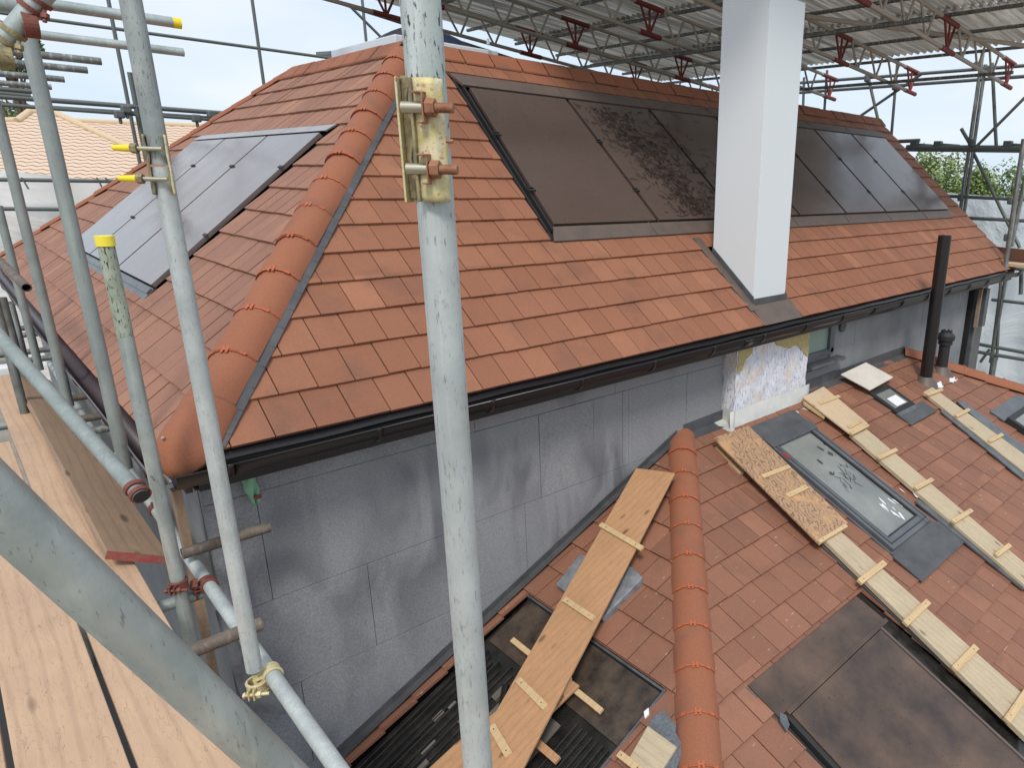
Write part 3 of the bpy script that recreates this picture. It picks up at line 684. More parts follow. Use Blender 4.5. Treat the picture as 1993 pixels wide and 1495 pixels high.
mb.prism([V((LX0, YW, LZ - .075)), V((LX0 - DN, YW - DN, LZ - DN * T - .075)), V((LX0 - DN, YW, LZ - DN * T - .075))], (0, 0, -.02))
mb.prism([V((LX1, YW, LZ)), V((LX1 + DN, YW, LZ - DN * T)), V((LX1 + DN, YW - DN, LZ - DN * T))], (0, 0, -.02))
mb.build('roof_underlay', M['bitumen'], low)
mb = MB(); mb.bb(LX0 - DN + .2, LX1 + DN - .2, YW - DN + .2, YW, -4.6, e0 - .02); mb.build('lower_wall', M['eps_plain'], low)
hn = (Nr + Nw).normalized()
hA = V((LX0, YW, LZ)); hD = V((-1, -1, -T)).normalized()
hip_run(hA + hD * DN * 1.4, hA - hD * .02 + V((0, 0, 0)), hn, .124, .262, low, first=.10, sink=.050)
hnR = (Nr + V((T, 0, 1)).normalized()).normalized(); hE = V((1, -1, -T)).normalized()
hB = V((LX1, YW, LZ)); hip_run(hB + hE * 3.2, hB, hnR, .118, .27, low, sink=.012)
# lead where the lean-to meets the wall
mb = MB()
for k in range(9):
    x0 = LX0 - .06 - k * .30; x1 = x0 - .31
    z0_, z1 = LZ - (LX0 - x0) * T, LZ - (LX0 - x1) * T
    mb = MB(); mb.add([V((x0, YW - .006 - .001 * (k % 2), z0_ + .10)), V((x1, YW - .006, z1 + .10)), V((x1, YW - .006, z1 + .055)), V((x0, YW - .006, z0_ + .055)), V((x1, YW - .06, z1 + .058)), V((x0, YW - .06, z0_ + .060))], [(0, 1, 2, 3), (3, 2, 4, 5)]); o = fixn(mb.build('wall_flashing', M['lead'], low)); sm_ = o.modifiers.new('s', 'SOLIDIFY'); sm_.thickness = .003
for a, b in ((LX0 + .02, BX0), (BX1, 5.6), (5.6, LX1)):
    mb = MB(); mb.add([V((a, YW - .004, LZ + .10)), V((b, YW - .004, LZ + .11)), V((b, YW - .008, LZ + .02)), V((a, YW - .008, LZ + .02)), V((b, YW - .09, LZ - .006)), V((a, YW - .09, LZ - .006))], [(0, 1, 2, 3), (3, 2, 4, 5)]); o = fixn(mb.build('wall_flashing', M['lead'], low)); sm_ = o.modifiers.new('s', 'SOLIDIFY'); sm_.thickness = .003
mb = MB()
n = 24; vs = []
for i in range(n + 1):
    x = BX0 - .06 + (BX1 - BX0 + .12) * i / n; j = .012 * math.sin(i * 1.7) + random.uniform(-.008, .008)
    vs += [V((x, BY - .006, LZ + .13)), V((x, BY - .012, LZ - .03)), V((x, BY - .10 + j, LZ - .07))]
mb.add(vs, [(3 * i + a, 3 * i + a + 1, 3 * i + a + 4, 3 * i + a + 3) for i in range(n) for a in (0, 1)], True)
mb.add([V((BX0 - .006, BY - .02, LZ + .13)), V((BX0 - .006, YW, LZ + .13)), V((BX0 - .01, YW, LZ + .03)), V((BX0 - .01, BY - .02, LZ - .02)), V((BX0 - .12, YW, LZ + .025)), V((BX0 - .12, BY - .12, LZ - .065))], [(0, 1, 2, 3), (3, 2, 4, 5)])
o = fixn(mb.build('breast_flashing', M['foil'], low)); s = o.modifiers.new('s', 'SOLIDIFY'); s.thickness = .004

# big rooflight ------------------------------------------------------------
sk = thing('skylight', None, None); sk.parent = house; sk['label'] = 'large grey framed skylight with dusty glass on the lower roof'
A_, B_, C2, D_ = Rq(1487, 844, .09), Rq(1579, 808, .09), Rq(1799, 1010, .09), Rq(1727, 1063, .09)
kx0, kx1 = (A_.x + D_.x) / 2 , (B_.x + C2.x) / 2; ky1, ky0 = (A_.y + B_.y) / 2, (C2.y + D_.y) / 2
def Rr(x, y, h): return V((x, y, LZ - (YW - y) * T)) + Nr * h
def rbox(mb, x0, x1, y0, y1, h0, h1): mb.prism([Rr(x0, y0, h1), Rr(x1, y0, h1), Rr(x1, y1, h1), Rr(x0, y1, h1)], Nr * -(h1 - h0))
mb = MB(); fw = .075
rbox(mb, kx0, kx0 + fw, ky0, ky1, .0, .075); rbox(mb, kx1 - fw, kx1, ky0, ky1, .0, .075); rbox(mb, kx0 + fw, kx1 - fw, ky0, ky0 + .085, .0, .070); rbox(mb, kx0 - .01, kx1 + .01, ky1 - .10, ky1 + .005, .0, .088)
rbox(mb, kx0 - .02, kx0, ky0 - .01, ky1, .0, .045); rbox(mb, kx1, kx1 + .02, ky0 - .01, ky1, .0, .045)
mb.build('frame', M['velux'], sk, bevel=.006)
mb = MB()
for a, b, c, d in ((kx0 + .030, kx0 + .036, ky0 + .03, ky1 - .10), (kx1 - .036, kx1 - .030, ky0 + .03, ky1 - .10), (kx0 + .03, kx1 - .03, ky0 + .035, ky0 + .041)): rbox(mb, a, b, c, d, .070, .0775)
rbox(mb, kx0 + fw, kx0 + fw + .012, ky0 + .09, ky1 - .10, .04, .066); rbox(mb, kx1 - fw - .012, kx1 - fw, ky0 + .09, ky1 - .10, .04, .066); rbox(mb, kx0 + fw, kx1 - fw, ky0 + .085, ky0 + .097, .04, .062)
mb.build('gasket', M['blackmatt'], sk)
mb = MB(); rbox(mb, kx0 + fw, kx1 - fw, ky0 + .085, ky1 - .10, .03, .050); mb.build('glass', M['glass'], sk)
mb = MB(); rbox(mb, kx0 + .01, kx0 + .04, ky1 - .24, ky1 - .17, .076, .080); mb.build('red_sticker', mat('red_label', (.30, .02, .03), .5), sk)
mb = MB(); rbox(mb, kx0 - .17, kx1 + .04, ky1 + .0, ky1 + .17, .040, .052); mb.build('top_flashing', M['lead'], sk)
mb = MB(); rbox(mb, kx0 - .05, kx1 + .34, ky0 - .26, ky0 - .03, .040, .054); rbox(mb, kx0 - .03, kx1 + .03, ky0 - .05, ky0, .02, .05); mb.build('apron', M['lead'], sk)
# dirt on the glass: smears and scuffs lying on it
mb = MB(); gx, gy = (kx0 + kx1) / 2, (ky0 + ky1) / 2
def blot(x, y, a, b, rot, n=14):
    pts = []
    for i in range(n):
        t = 2 * math.pi * i / n; q = 1 + random.uniform(-.15, .15); X = a * q * math.cos(t); Y = b * q * math.sin(t)
        pts.append(Rr(x + X * math.cos(rot) - Y * math.sin(rot), y + X * math.sin(rot) + Y * math.cos(rot), .0512))
    mb.add(pts, [tuple(range(n))])
for px, py, a, b, ro in ((1594, 871, .028, .055, .3), (1612, 880, .04, .045, .1), (1592, 896, .03, .05, 0), (1614, 919, .035, .035, 0), (1601, 862, .02, .02, 0)):
    q = Rq(px, py, .05); blot(q.x, q.y, a * .6, b * .6, ro)
for i in range(26):
    q = Rq(1632 + random.gauss(12, 12), 905 + random.gauss(22, 14), .05); blot(q.x, q.y, random.uniform(.003, .006), random.uniform(.015, .05), random.uniform(-1, 1), 8)
fixn(mb.build('smears', mat('wet_smears', (.05, .055, .055), .2), sk))
for i in range(14):
    mb = MB(); q = Rq(1742 + random.gauss(0, 13), 985 + random.gauss(0, 10), .0515); blot(q.x, q.y, random.uniform(.004, .012), random.uniform(.02, .05), random.uniform(-.8, .2), 7); fixn(mb.build('film_scrap', M['film'], sk))
# small rooflight and another cut by the frame
def small_sky(pts, lab, cx=None):
    sk2 = thing('skylight', None, None); sk2.parent = house; sk2['label'] = lab
    P = [Rq(x, y, .06) for x, y in pts]; x0 = (P[0].x + P[3].x) / 2; x1 = (P[1].x + P[2].x) / 2; y1 = (P[0].y + P[1].y) / 2; y0 = (P[2].y + P[3].y) / 2
    mb = MB(); f_ = .05
    rbox(mb, x0, x0 + f_, y0, y1, 0, .06); rbox(mb, x1 - f_, x1, y0, y1, 0, .06); rbox(mb, x0 + f_, x1 - f_, y0, y0 + f_, 0, .058); rbox(mb, x0 + f_, x1 - f_, y1 - f_, y1, 0, .058)
    mb.build('frame', M['blackmatt'], sk2, bevel=.004)
    mb = MB(); rbox(mb, x0 + f_, x1 - f_, y0 + f_, y1 - f_, .03, .052); mb.build('glass', M['glass'], sk2)
    mb = MB(); rbox(mb, x0 - .02, x1 + .17, y0 - .17, y0 - .005, .038, .052); mb.build('apron', M['lead'], sk2)
    mb = MB(); rbox(mb, x0 - .01, x1 + .01, y0 - .05, y0 - .004, .03, .056); mb.build('apron_lip', M['lead_grey'], sk2)
    mb = MB(); rbox(mb, (x0 + x1) / 2 - .08, x1 - .09, y0 + .06, (y0 + y1) / 2 + .02, .053, .0545); mb.build('white_label', M['film'], sk2)
    return x0, x1, y0, y1
small_sky([(1692, 760), (1724, 744), (1776, 782), (1740, 802)], 'small black framed skylight half covered by a pale board tile')
q = Rq(1953, 815, .06); x0 = q.x; y1 = q.y; holes_dummy = 0
sk3 = thing('skylight', None, None); sk3.parent = house; sk3['label'] = 'black framed skylight cut off by the right edge of the photo'
mb = MB(); rbox(mb, x0, x0 + .06, y1 - .9, y1, 0, .10); rbox(mb, x0 + .06, x0 + .9, y1 - .06, y1, 0, .098); mb.build('frame', M['blackmatt'], sk3, bevel=.004)
mb = MB(); rbox(mb, x0 + .06, x0 + .9, y1 - .9, y1 - .06, .06, .09); mb.build('glass', M['glass'], sk3)
mb = MB(); rbox(mb, x0 - .02, x0 + .9, y1 + .0, y1 + .16, .036, .055); mb.build('top_flashing', M['velux'], sk3)
# pale board tile
mb = MB(); P = [Rq(x, y, .115) for x, y in ((1637, 728), (1685.5, 705), (1739, 734), (1694, 759))]; mb.prism(P, Nr * -.014)
tag(mb.build('board_tile', M['card'], None, bevel=.003), 'pale square board tile lying across the top of the small skylight', 'board')
# lower right solar array
px0, px1, py1 = hxa, hxb, hy
so_ = MB(); so_.prism([Rr(px0, -4.0, .008), Rr(px1 + .10, -4.0, .008), Rr(px1 + .10, py1, .008), Rr(px0, py1, .008)], Nr * -.008); so_.build('solar_tray', M['bitumen'], low)
g0 = Rq(1534, 1383, .05); g1 = Rq(1705.5, 1218.6, .05); gx0, gx1, gyt = g0.x, g1.x, (g0.y + g1.y) / 2
mb = MB(); xm = Rq(1610, 1205, .03).x
for a, b, hh in ((px0, xm - .001, .034), (xm + .001, px1 + .02, .030)): mb.prism([Rr(a, gyt + .02, .046), Rr(b, gyt + .02, .046), Rr(b, py1 - .003, hh), Rr(a, py1 - .003, hh)], Nr * -.012)
mb.build('panel_flashing', M['panel_low'], low, label='brown flashing above the lower solar panel')
mb = MB(); rbox(mb, gx0 - .02, px1 + .02, gyt - .004, gyt + .020, .02, .060); mb.build('panel_rail', M['panel_low'], low)
mb = MB(); rbox(mb, gx0, gx1, -3.1, gyt - .006, .02, .052); pn = mb.build('solar_panel', M['panel_low'], low, bevel=.002)
pn['label'] = 'dusty brown solar panel on the lower roof in the bottom right corner'
mb = MB(); rbox(mb, gx1 + .004, gx1 + .022, -3.1, gyt, .02, .058); mb.build('panel_edge_strip', M['lead_brown'], low)
mb = MB(); rbox(mb, gx0 - .035, gx0 - .006, -3.1, gyt, .01, .045); rbox(mb, gx0 - .12, gx0 - .045, -3.1, gyt + .10, .006, .018); mb.build('tray_rib', M['blackmatt'], low)
mb = MB(); P = [Rq(x, y, .03) for x, y in ((1452, 1338), (1462, 1345), (1533, 1410), (1524, 1412))]; mb.prism(P, Nr * -.02)
P = [Rq(x, y, .05) for x, y in ((1517, 1388), (1530, 1392), (1537, 1412), (1531, 1424), (1519, 1405))]; mb.prism(P, Nr * -.03); fixn(mb.build('lead_fold', M['lead_grey'], low))

# soil pipe and vent cowl
def cone(mb, c, r0, r1, h, n=28): mb.tube(c, V(c) + V((0, 0, h)), r0, n, r1)
bs = Rq(1801, 742, .03); t_top = None
mb = MB(); ztop = 0
lo = 0
from mathutils import geometry
def zfor(P, ytarget):                     # height at which the vertical through P reaches an image row
    a, b = -4.0, 5.0
    for _ in range(60):
        m = (a + b) / 2; X = V((P.x, P.y, m)) - CAMP; yy = PY + FPX * X.dot(CR[1]) / X.dot(CR[2])
        if yy > ytarget: a = m
        else: b = m
    return (a + b) / 2
vp = thing('vent_pipe', 'tall plain black soil pipe standing on the lower roof near its far hip', 'vent pipe')
zt = zfor(bs, 458)
mb.pipe(V((bs.x, bs.y, bs.z - .02)), V((bs.x, bs.y, zt)), .068, .006, 28); mb.build('pipe', M['black'], vp)
mb = MB(); cone(mb, bs - V((0, 0, .07)), .16, .075, .13); mb.build('weathering_collar', M['lead_brown'], vp)
b2 = Rq(1832, 722, .03)
vc_ = thing('roof_vent', 'short dark grey roof vent with a round cowl beside the tall black pipe', 'roof vent')
z1 = zfor(b2, 655); z2 = zfor(b2, 640)
mb = MB(); mb.tube(b2 - V((0, 0, .02)), V((b2.x, b2.y, z1 - .05)), .062, 28); mb.build('pipe', M['blackmatt'], vc_)
mb = MB(); c = V((b2.x, b2.y, z1 - .09)); mb.tube(c, c + V((0, 0, .05)), .080, 28); c += V((0, 0, .055)); mb.tube(c, c + V((0, 0, .05)), .098, 28, .100); c += V((0, 0, .05)); mb.tube(c, c + V((0, 0, .045)), .100, 28, .055)
for i in range(7):
    a = i * math.pi / 3.5; mb.box(c + V((.05 * math.cos(a), .05 * math.sin(a), .045)), (.02, 0, 0), (0, .02, 0), (0, 0, .03))
mb.build('cowl', M['blackmatt'], vc_)
mb = MB(); cone(mb, b2 - V((0, 0, .06)), .15, .07, .12); mb.build('weathering_collar', M['lead_brown'], vc_)
for (px, py, nm, lab) in ((1829, 749, 'tape_scrap', 'torn white tape scrap at the foot of the tall black pipe'), (1855, 739, 'tape_scrap', 'torn white tape scrap below the short roof vent')):
    mb = MB(); q = Rq(px, py, .04); n = 18
    pts = [q + V((1, .12, 0)) * (.13 * math.cos(2 * math.pi * i / n)) + Sr * (.03 * math.sin(2 * math.pi * i / n) + random.uniform(-.018, .018)) for i in range(n)]
    mb.prism(pts, Nr * -.008); tag(fixn(mb.build(nm, M['film'])), lab, 'tape')

# crawl boards ----------------------------------------------------------------
def board_on(quad, P0, N, h, th, name, matn, parent, bevel=.003, **k):
    mb = MB(); pts = [onpl(x, y, V(P0) + V(N) * h, N) for x, y in quad]; mb.prism(pts, V(N) * -th); return fixn(mb.build(name, M[matn], parent, bevel=bevel, **k))
def cleat(p, q, w, P0, N, h, th, parent, matn='batten'):
    a, b = onpl(*p, V(P0) + V(N) * h, N), onpl(*q, V(P0) + V(N) * h, N); d = (b - a); ln = d.length; d.normalize(); s = V(N).cross(d)
    mb = MB(); mb.box((a + b) / 2 - V(N) * th / 2, d * ln, s * w, V(N) * th); o = mb.build('cleat', M[matn], parent, bevel=.002)
    mb = MB()
    for t in (.14, .86): mb.tube(a + d * ln * t, a + d * ln * t + V(N) * .0015, .0035, 8)
    mb.build('nail', M['twig'], o)
r1 = thing('roof_ladder', 'pale crawl board with a swirly chipboard upper part beside the large skylight', 'crawl board', 'home made crawl boards on the lower roof')
board_on([(1389, 852), (1457, 828), (1651, 1018), (1592, 1055.6)], RO, Nr, .125, .018, 'osb_sheet', 'osb', r1)
board_on([(1604, 1050), (1631, 1030), (1978, 1340), (2010, 1368), (2010, 1450), (1992, 1432)], RO, Nr, .095, .035, 'long_board', 'pine', r1)
cleat((1485, 927), (1537, 907), .035, RO, Nr, .140, .016, r1); cleat((1533, 964.6), (1571, 946), .04, RO, Nr, .140, .016, r1)
cleat((1595, 1054), (1648, 1022), .028, RO, Nr, .128, .03, r1)
for a, b in (((1674, 1132), (1723, 1094)), ((1763, 1213), (1808, 1170)), ((1859, 1302), (1901, 1258)), ((1961, 1402), (2005, 1338))): cleat(a, b, .042, RO, Nr, .118, .022, r1)
board_on([(1393, 868), (1400, 866), (1449, 912), (1448, 921), (1440, 920)], RO, Nr, .05, .03, 'prop_batten', 'batten', r1)
r2 = thing('roof_ladder', 'pale crawl board with a pale plywood head starting below the white chimney breast', 'crawl board', 'home made crawl boards on the lower roof')
board_on([(1563, 773), (1603, 752), (1690, 824.5), (1655, 844)], RO, Nr, .11, .018, 'head_board', 'pine2', r2)
board_on([(1655, 845), (1682, 831), (1993, 1095), (2010, 1110), (2010, 1152), (1993, 1138)], RO, Nr, .085, .035, 'long_board', 'pine', r2)
for a, b in (((1596, 784), (1634, 770)), ((1652, 831), (1676, 818)), ((1657, 843), (1690, 826)), ((1711, 891), (1746, 874)), ((1783, 950), (1816, 932)), ((1856, 1015), (1892, 992)), ((1940, 1080), (1967, 1060))): cleat(a, b, .036, RO, Nr, .112 if a[1] > 845 else .126, .022, r2)
board_on([(1563, 774), (1572, 780), (1608, 802), (1606, 812), (1566, 784)], RO, Nr, .08, .03, 'prop_batten', 'batten', r2)
r3 = thing('roof_ladder', 'narrow pale crawl board starting at the foot of the tall black pipe', 'crawl board', 'home made crawl boards on the lower roof')
board_on([(1797, 763), (1815, 753.5), (1993, 884), (2010, 897), (2010, 932), (1993, 918)], RO, Nr, .075, .035, 'long_board', 'pine', r3)
for a, b in (((1806, 768), (1835, 757)), ((1862, 809), (1887, 796)), ((1927, 858), (1952, 844.5))): cleat(a, b, .036, RO, Nr, .100, .022, r3)
# rolled lead strips beside the boards
for quad, lab in (([(1831, 800), (1840, 797), (1993, 921), (1993, 934)], 'dark lead strip lying below the crawl board that starts at the black pipe'),
                  ([(1781, 975), (1790, 972), (1836, 1008), (1993, 1135), (1993, 1148), (1845, 1027)], 'dark lead strip lying below the plywood headed crawl board'),
                  ([(1862, 780), (1874, 780), (1993, 868), (1993, 884), (1900, 815)], 'flat grey lead strip lying above the crawl board that starts at the black pipe')):
    mb = MB(); pts = [Rq(x, y, .062) for x, y in quad]; mb.prism(pts, Nr * -.020); tag(fixn(mb.build('lead_strip', M['lead_grey'], None, bevel=.003)), lab, 'lead strip')
board_on([(1598, 1052), (1612, 1058), (1850, 1290), (1842, 1296), (1600, 1062)], RO, Nr, .05, .02, 'foam_backing', 'lead', r1)

# ---------------------------------------------------------------- the opened array on the left-hand face
op = thing('opened_solar_tray', None, None); op.parent = low
def Wr(x, y, h): return V((x, y, LZ - (LX0 - x) * T)) + Nw * h
def wbox(mb, x0, x1, y0, y1, h0, h1): mb.prism([Wr(x0, y0, h1), Wr(x1, y0, h1), Wr(x1, y1, h1), Wr(x0, y1, h1)], Nw * -(h1 - h0))
xa = tx - .005
mb = MB(); wbox(mb, -.3, xa, ty1 + .005, ty0 - .005, -.05, -.012); fixn(mb.build('tray_base', M['bitumen'], op))
mb = MB(); wbox(mb, xa - .33, xa - .02, ty1 + .03, ty0 - .04, -.012, .004); fixn(mb.build('top_flashing', M['brownmem'], op))
mb = MB()
for yy in [ty0 - .05 - .045 * i for i in range(8)]: wbox(mb, -.2, xa - .35 - random.uniform(0, .06), yy - random.uniform(.006, .016), yy, -.012, .004 + random.uniform(0, .020))
for yy in [ty1 + .05 + .04 * i for i in range(7)]: wbox(mb, -.2, xa - .37, yy, yy + .012, -.012, .010 + random.uniform(0, .010))
for yy in (ty0 - .56, ty0 - .62): wbox(mb, -.2, xa - .5, yy - .02, yy, -.012, .02)
fixn(mb.build('tray_rib', M['bitumen'], op, bevel=.003))
mb = MB(); wbox(mb, .15, xa - .42, ty0 - .86, ty0 - .44, -.011, -.004); fixn(mb.build('membrane', M['beigemem'], op))
# black printed strokes on the membrane
mb = MB()
for i in range(13):
    y = ty0 - .52 - i * .022; x = .78 - .1 * (i % 3) * .1; wbox(mb, x, x + .10, y - .009, y, -.004, -.0025)
    if i % 3 == 0: wbox(mb, x + .07, x + .09, y - .024, y - .009, -.004, -.0026)
fixn(mb.build('printed_marks', M['black'], op))
mb = MB(); pts = [Wr(1.25 - .10 * i, ty0 - .42 - .10 * math.sin(i * .9) - .03 * i, .03) for i in range(8)]; mb.path(pts, .022, 12); mb.build('black_conduit', M['black'], op)
mb = MB(); pts = [Wr(1.10 - .09 * i, ty1 + .40 + .09 * math.sin(i * .7), .03) for i in range(8)]; mb.path(pts, .018, 12); mb.build('black_conduit', M['bitumen'], op)
mb = MB(); wbox(mb, .98, 1.10, ty0 - .52, ty0 - .33, .0, .012); fixn(mb.build('bracket', M['lead_grey'], op))
for i in range(14):
    mb = MB(); a = random.uniform(.1, 1.2); b = random.uniform(ty1 + .1, ty0 - .2); wbox(mb, a, a + random.uniform(.02, .09), b, b + random.uniform(.01, .05), -.006, random.uniform(.0, .02)); fixn(mb.build('debris', M['beigemem'], op))
mb = MB(); wbox(mb, xa - .012, xa + .0, ty1, ty0, -.012, .02); wbox(mb, -.3, xa, ty1 - .004, ty1 + .010, -.012, .03); fixn(mb.build('tray_edge', M['lead_grey'], op))

# planks over the opening
Hh = .16
pa = thing('plank_ramp', 'long orange plywood plank with nailed cleats lying over the opened tray beside the hip', 'plank')
board_on([(1238, 911), (1313, 920.5), (1005, 1520), (925, 1520), (956, 1401)], RO, Nw, Hh, .018, 'board', 'plank', pa)
for a, b, w in (((1168, 1020), (1249, 1067), .036), ((1097, 1165), (1155, 1204), .036), ((1007, 1322), (1061, 1376), .038), ((956, 1412), (990, 1470), .040)): cleat(a, b, w, RO, Nw, Hh + .018, .018, pa)
pb = thing('plank', 'short orange plywood plank crossing under the long plank ramp', 'plank')
board_on([(1093, 1311), (1127, 1334), (1060, 1400), (900, 1520), (830, 1500), (900, 1435), (1010, 1350)], RO, Nw, .09, .018, 'board', 'plank', pb)
cleat((1092, 1352), (1108, 1318), .03, RO, Nw, .106, .016, pb)
mb = MB(); a, b = Wq(997, 1246, .055), Wq(1171, 1386, .055); d = (b - a).normalized(); mb.box((a + b) / 2, d * (b - a).length, Nw.cross(d) * .032, Nw * .02); tag(mb.build('batten', M['batten'], None, bevel=.002), 'long yellow batten passing under the plank ramp across the tray', 'batten')
mb = MB(); a, b = Wq(1035, 1438, .05), Wq(1086, 1482, .05); d = (b - a).normalized(); mb.box((a + b) / 2, d * (b - a).length, Nw.cross(d) * .04, Nw * .02); tag(mb.build('batten', M['plank'], None, bevel=.002), 'short orange batten at the bottom edge right of the plank ramp', 'batten')
# wrapped block under the plank
mb = MB(); quad = [(1081, 1138), (1128, 1078), (1232, 1104), (1251, 1124), (1172, 1205)]
pts = [Wq(x, y, .075) for x, y in quad]; mb.prism(pts, Nw * -.065); tag(fixn(mb.build('wrapped_block', M['wrap'], None, bevel=.008)), 'grey polythene wrapped block under the upper half of the plank ramp', 'wrapped block')
mb = MB(); quad = [(1262, 1412), (1272, 1394), (1292, 1383), (1304, 1398), (1316, 1412), (1315, 1425), (1326, 1448), (1327, 1470), (1316, 1498), (1296, 1510), (1262, 1470)]
pts = [Wq(x, y, .058) for x, y in quad]; mb.prism(pts, Nw * -.018); tag(fixn(mb.build('felt_offcut', M['stone'])), 'jagged grey felt offcut lying beside the hip tiles', 'offcut')
sb = thing('wooden_offcut', 'square weathered ply offcut with a nailed batten on the grey felt offcut', 'offcut')
board_on([(1260.5, 1413), (1317, 1454), (1288, 1500), (1235, 1500), (1222, 1480)], RO, Nw, .075, .018, 'board', 'pine', sb); cleat((1203, 1466), (1247, 1500), .034, RO, Nw, .095, .018, sb)
mb = MB(); q = [Wq(x, y, .045) for x, y in ((1253, 1386), (1262, 1378), (1263, 1390), (1255, 1399))]; mb.prism(q, Nw * -.02); tag(fixn(mb.build('paper_scrap', M['film'])), 'crumpled pale scrap at the corner of the opened tray', 'scrap')

# twigs on the second panel ------------------------------------------------
mb = MB()
def twig(u, s, ln, ang, h=.066, rad=.0016, bend=.5):
    pts = []; p = V((u, s, 0)); a = ang
    for i in range(4): pts.append(Fp(p.x, p.y, h + random.uniform(0, .006))); p += V((math.cos(a), math.sin(a), 0)) * ln / 3; a += random.uniform(-bend, bend)
    for a_, b_ in zip(pts, pts[1:]): mb.tube(a_, b_, rad, 3, caps=False)
for i in range(850):
    t = random.betavariate(1.1, 1.0); s = s1 - .08 - t * (s1 - s0 - .12); u = us[1] + .42 + .18 * t + random.gauss(0, .16)
    if us[1] + .08 < u < us[2] + .02: twig(u, s, random.uniform(.02, .10), random.uniform(0, 6.28), rad=random.uniform(.0012, .0034))
for i in range(110):
    t = random.random(); s = s1 - .08 - t * (s1 - s0 - .12); u = us[1] + .95 + random.gauss(.1, .28)
    if us[1] + .08 < u < us[3] - .05: twig(u, s, random.uniform(.04, .16), random.uniform(0, 6.28), rad=.0025, bend=.7)
tag(mb.build('twigs', M['twig']), 'dry twigs and leaf litter scattered on the second front solar panel', 'twigs', kind='stuff')

# ================================================================ SCAFFOLD NEAR THE CAMERA
RT = .02415
def ringband(mb, c, ax, rad, w, n=24, th=.006, a0=0, a1=2 * math.pi, up=None):
    c, ax = V(c), V(ax).normalized(); u = (V(up) - ax * V(up).dot(ax)).normalized() if up is not None else ax.orthogonal().normalized(); v = ax.cross(u); vs = []
    for i in range(n + 1):
        t = a0 + (a1 - a0) * i / n; e_ = u * math.cos(t) + v * math.sin(t)
        vs += [c + e_ * rad - ax * w / 2, c + e_ * (rad + th) - ax * w / 2, c + e_ * (rad + th) + ax * w / 2, c + e_ * rad + ax * w / 2]
    mb.add(vs, [(4 * i + k, 4 * i + (k + 1) % 4, 4 * i + 4 + (k + 1) % 4, 4 * i + 4 + k) for i in range(n) for k in range(4)] + [(0, 1, 2, 3), (4 * n + 3, 4 * n + 2, 4 * n + 1, 4 * n)])
def hexnut(mb, c, d, rad, h):
    mb.tube(V(c) - V(d).normalized() * h / 2, V(c) + V(d).normalized() * h / 2, rad, 6, smooth=False)
def bolt(parent, a, b, rad, nutpos, mt, nutmt=None, cap=None):
    a, b = V(a), V(b); d = (b - a).normalized(); mb = MB(); mb.tube(a, b, rad * .86, 14)
    k = 0; ln = (b - a).length
    while k < ln: mb.tube(a + d * k, a + d * min(k + rad * .18, ln), rad, 14, rad * .9); k += rad * .36
    o = mb.build('bolt', M[mt], parent)
    mb = MB(); hexnut(mb, nutpos, d, rad * 1.75, rad * 1.7); mb.build('nut', M[nutmt or mt], o, bevel=.0008)
def coupler(c, ax1, c2, ax2, matn, parent, side):
    """two hinged bands, one on each tube, with a flap bolt on each"""
    o = None; mb = MB(); side = V(side).normalized()
    ringband(mb, c, ax1, RT + .001, .044, th=.006); ringband(mb, c2, ax2, RT + .001, .044, th=.006)
    mid = (V(c) + V(c2)) / 2; dd = (V(c2) - V(c)).normalized(); mb.box(mid, dd * .016, dd.orthogonal().normalized() * .036, dd.cross(dd.orthogonal().normalized()) * .036)
    for cc, ax in ((V(c), V(ax1).normalized()), (V(c2), V(ax2).normalized())):
        s = (side - ax * side.dot(ax)).normalized(); t = ax.cross(s)
        for sg in (-1, 1): mb.box(cc + s * (RT + .016) + t * .008 * sg, s * .026, t * .005, ax * .036)
        ringband(mb, cc - ax * .017, ax, RT + .005, .007, th=.004); ringband(mb, cc + ax * .017, ax, RT + .005, .007, th=.004)
    o = mb.build('coupler', M[matn], parent, bevel=.0015)
    for cc, ax in ((V(c), V(ax1).normalized()), (V(c2), V(ax2).normalized())):
        s = (side - ax * side.dot(ax)).normalized(); t = ax.cross(s)
        a = cc + s * (RT + .020) - t * .022; b = a + t * .075; mb = MB(); mb.tube(a, b, .006, 12); hexnut(mb, a + t * .045, t, .012, .012); hexnut(mb, a, t, .010, .007); mb.build('coupler_bolt', M[matn], o)
    return o
def vtube(x, y, z0, z1, matn, name, label, group=None, cat='scaffold tube', lean=(0, 0), pipe=True):
    o = thing(name, label, cat, group); mb = MB(); mb.pipe(V((x, y, z0)), V((x + lean[0], y + lean[1], z1)), RT, .004, 28); mb.build('tube', M[matn], o); return o
# main pole, in two lengths joined by a bolted sleeve coupler
mp_ = thing('scaffold_standard', 'nearest upright pole right of centre with paint specks and a rusty bolted sleeve coupler', 'scaffold pole', 'upright scaffold poles beside the roof')
mx_, my_ = -.041, -2.312
zc = V((mx_, my_, 0)); zj = 1.18
zj0, zj1 = zfor(zc, 400), zfor(zc, 150); zj = (zj0 + zj1) / 2
mb = MB(); mb.pipe((mx_, my_, zj), (mx_, my_, 2.6), RT, .004, 40); mb.build('upper_tube', M['galv_speck'], mp_)
mb = MB(); mb.pipe((mx_, my_, -1.4), (mx_, my_, zj - .006), RT * .985, .004, 40); mb.build('lower_tube', M['galv_pale'], mp_)
er = V((.684, -.729, 0)).normalized(); ef = V((-.729, -.684, 0)).normalized()     # picture-right, toward camera
def zpx(y): return zfor(zc + ef * RT, y)
cp = MB(); zt_, zb_ = zpx(152), zpx(392)
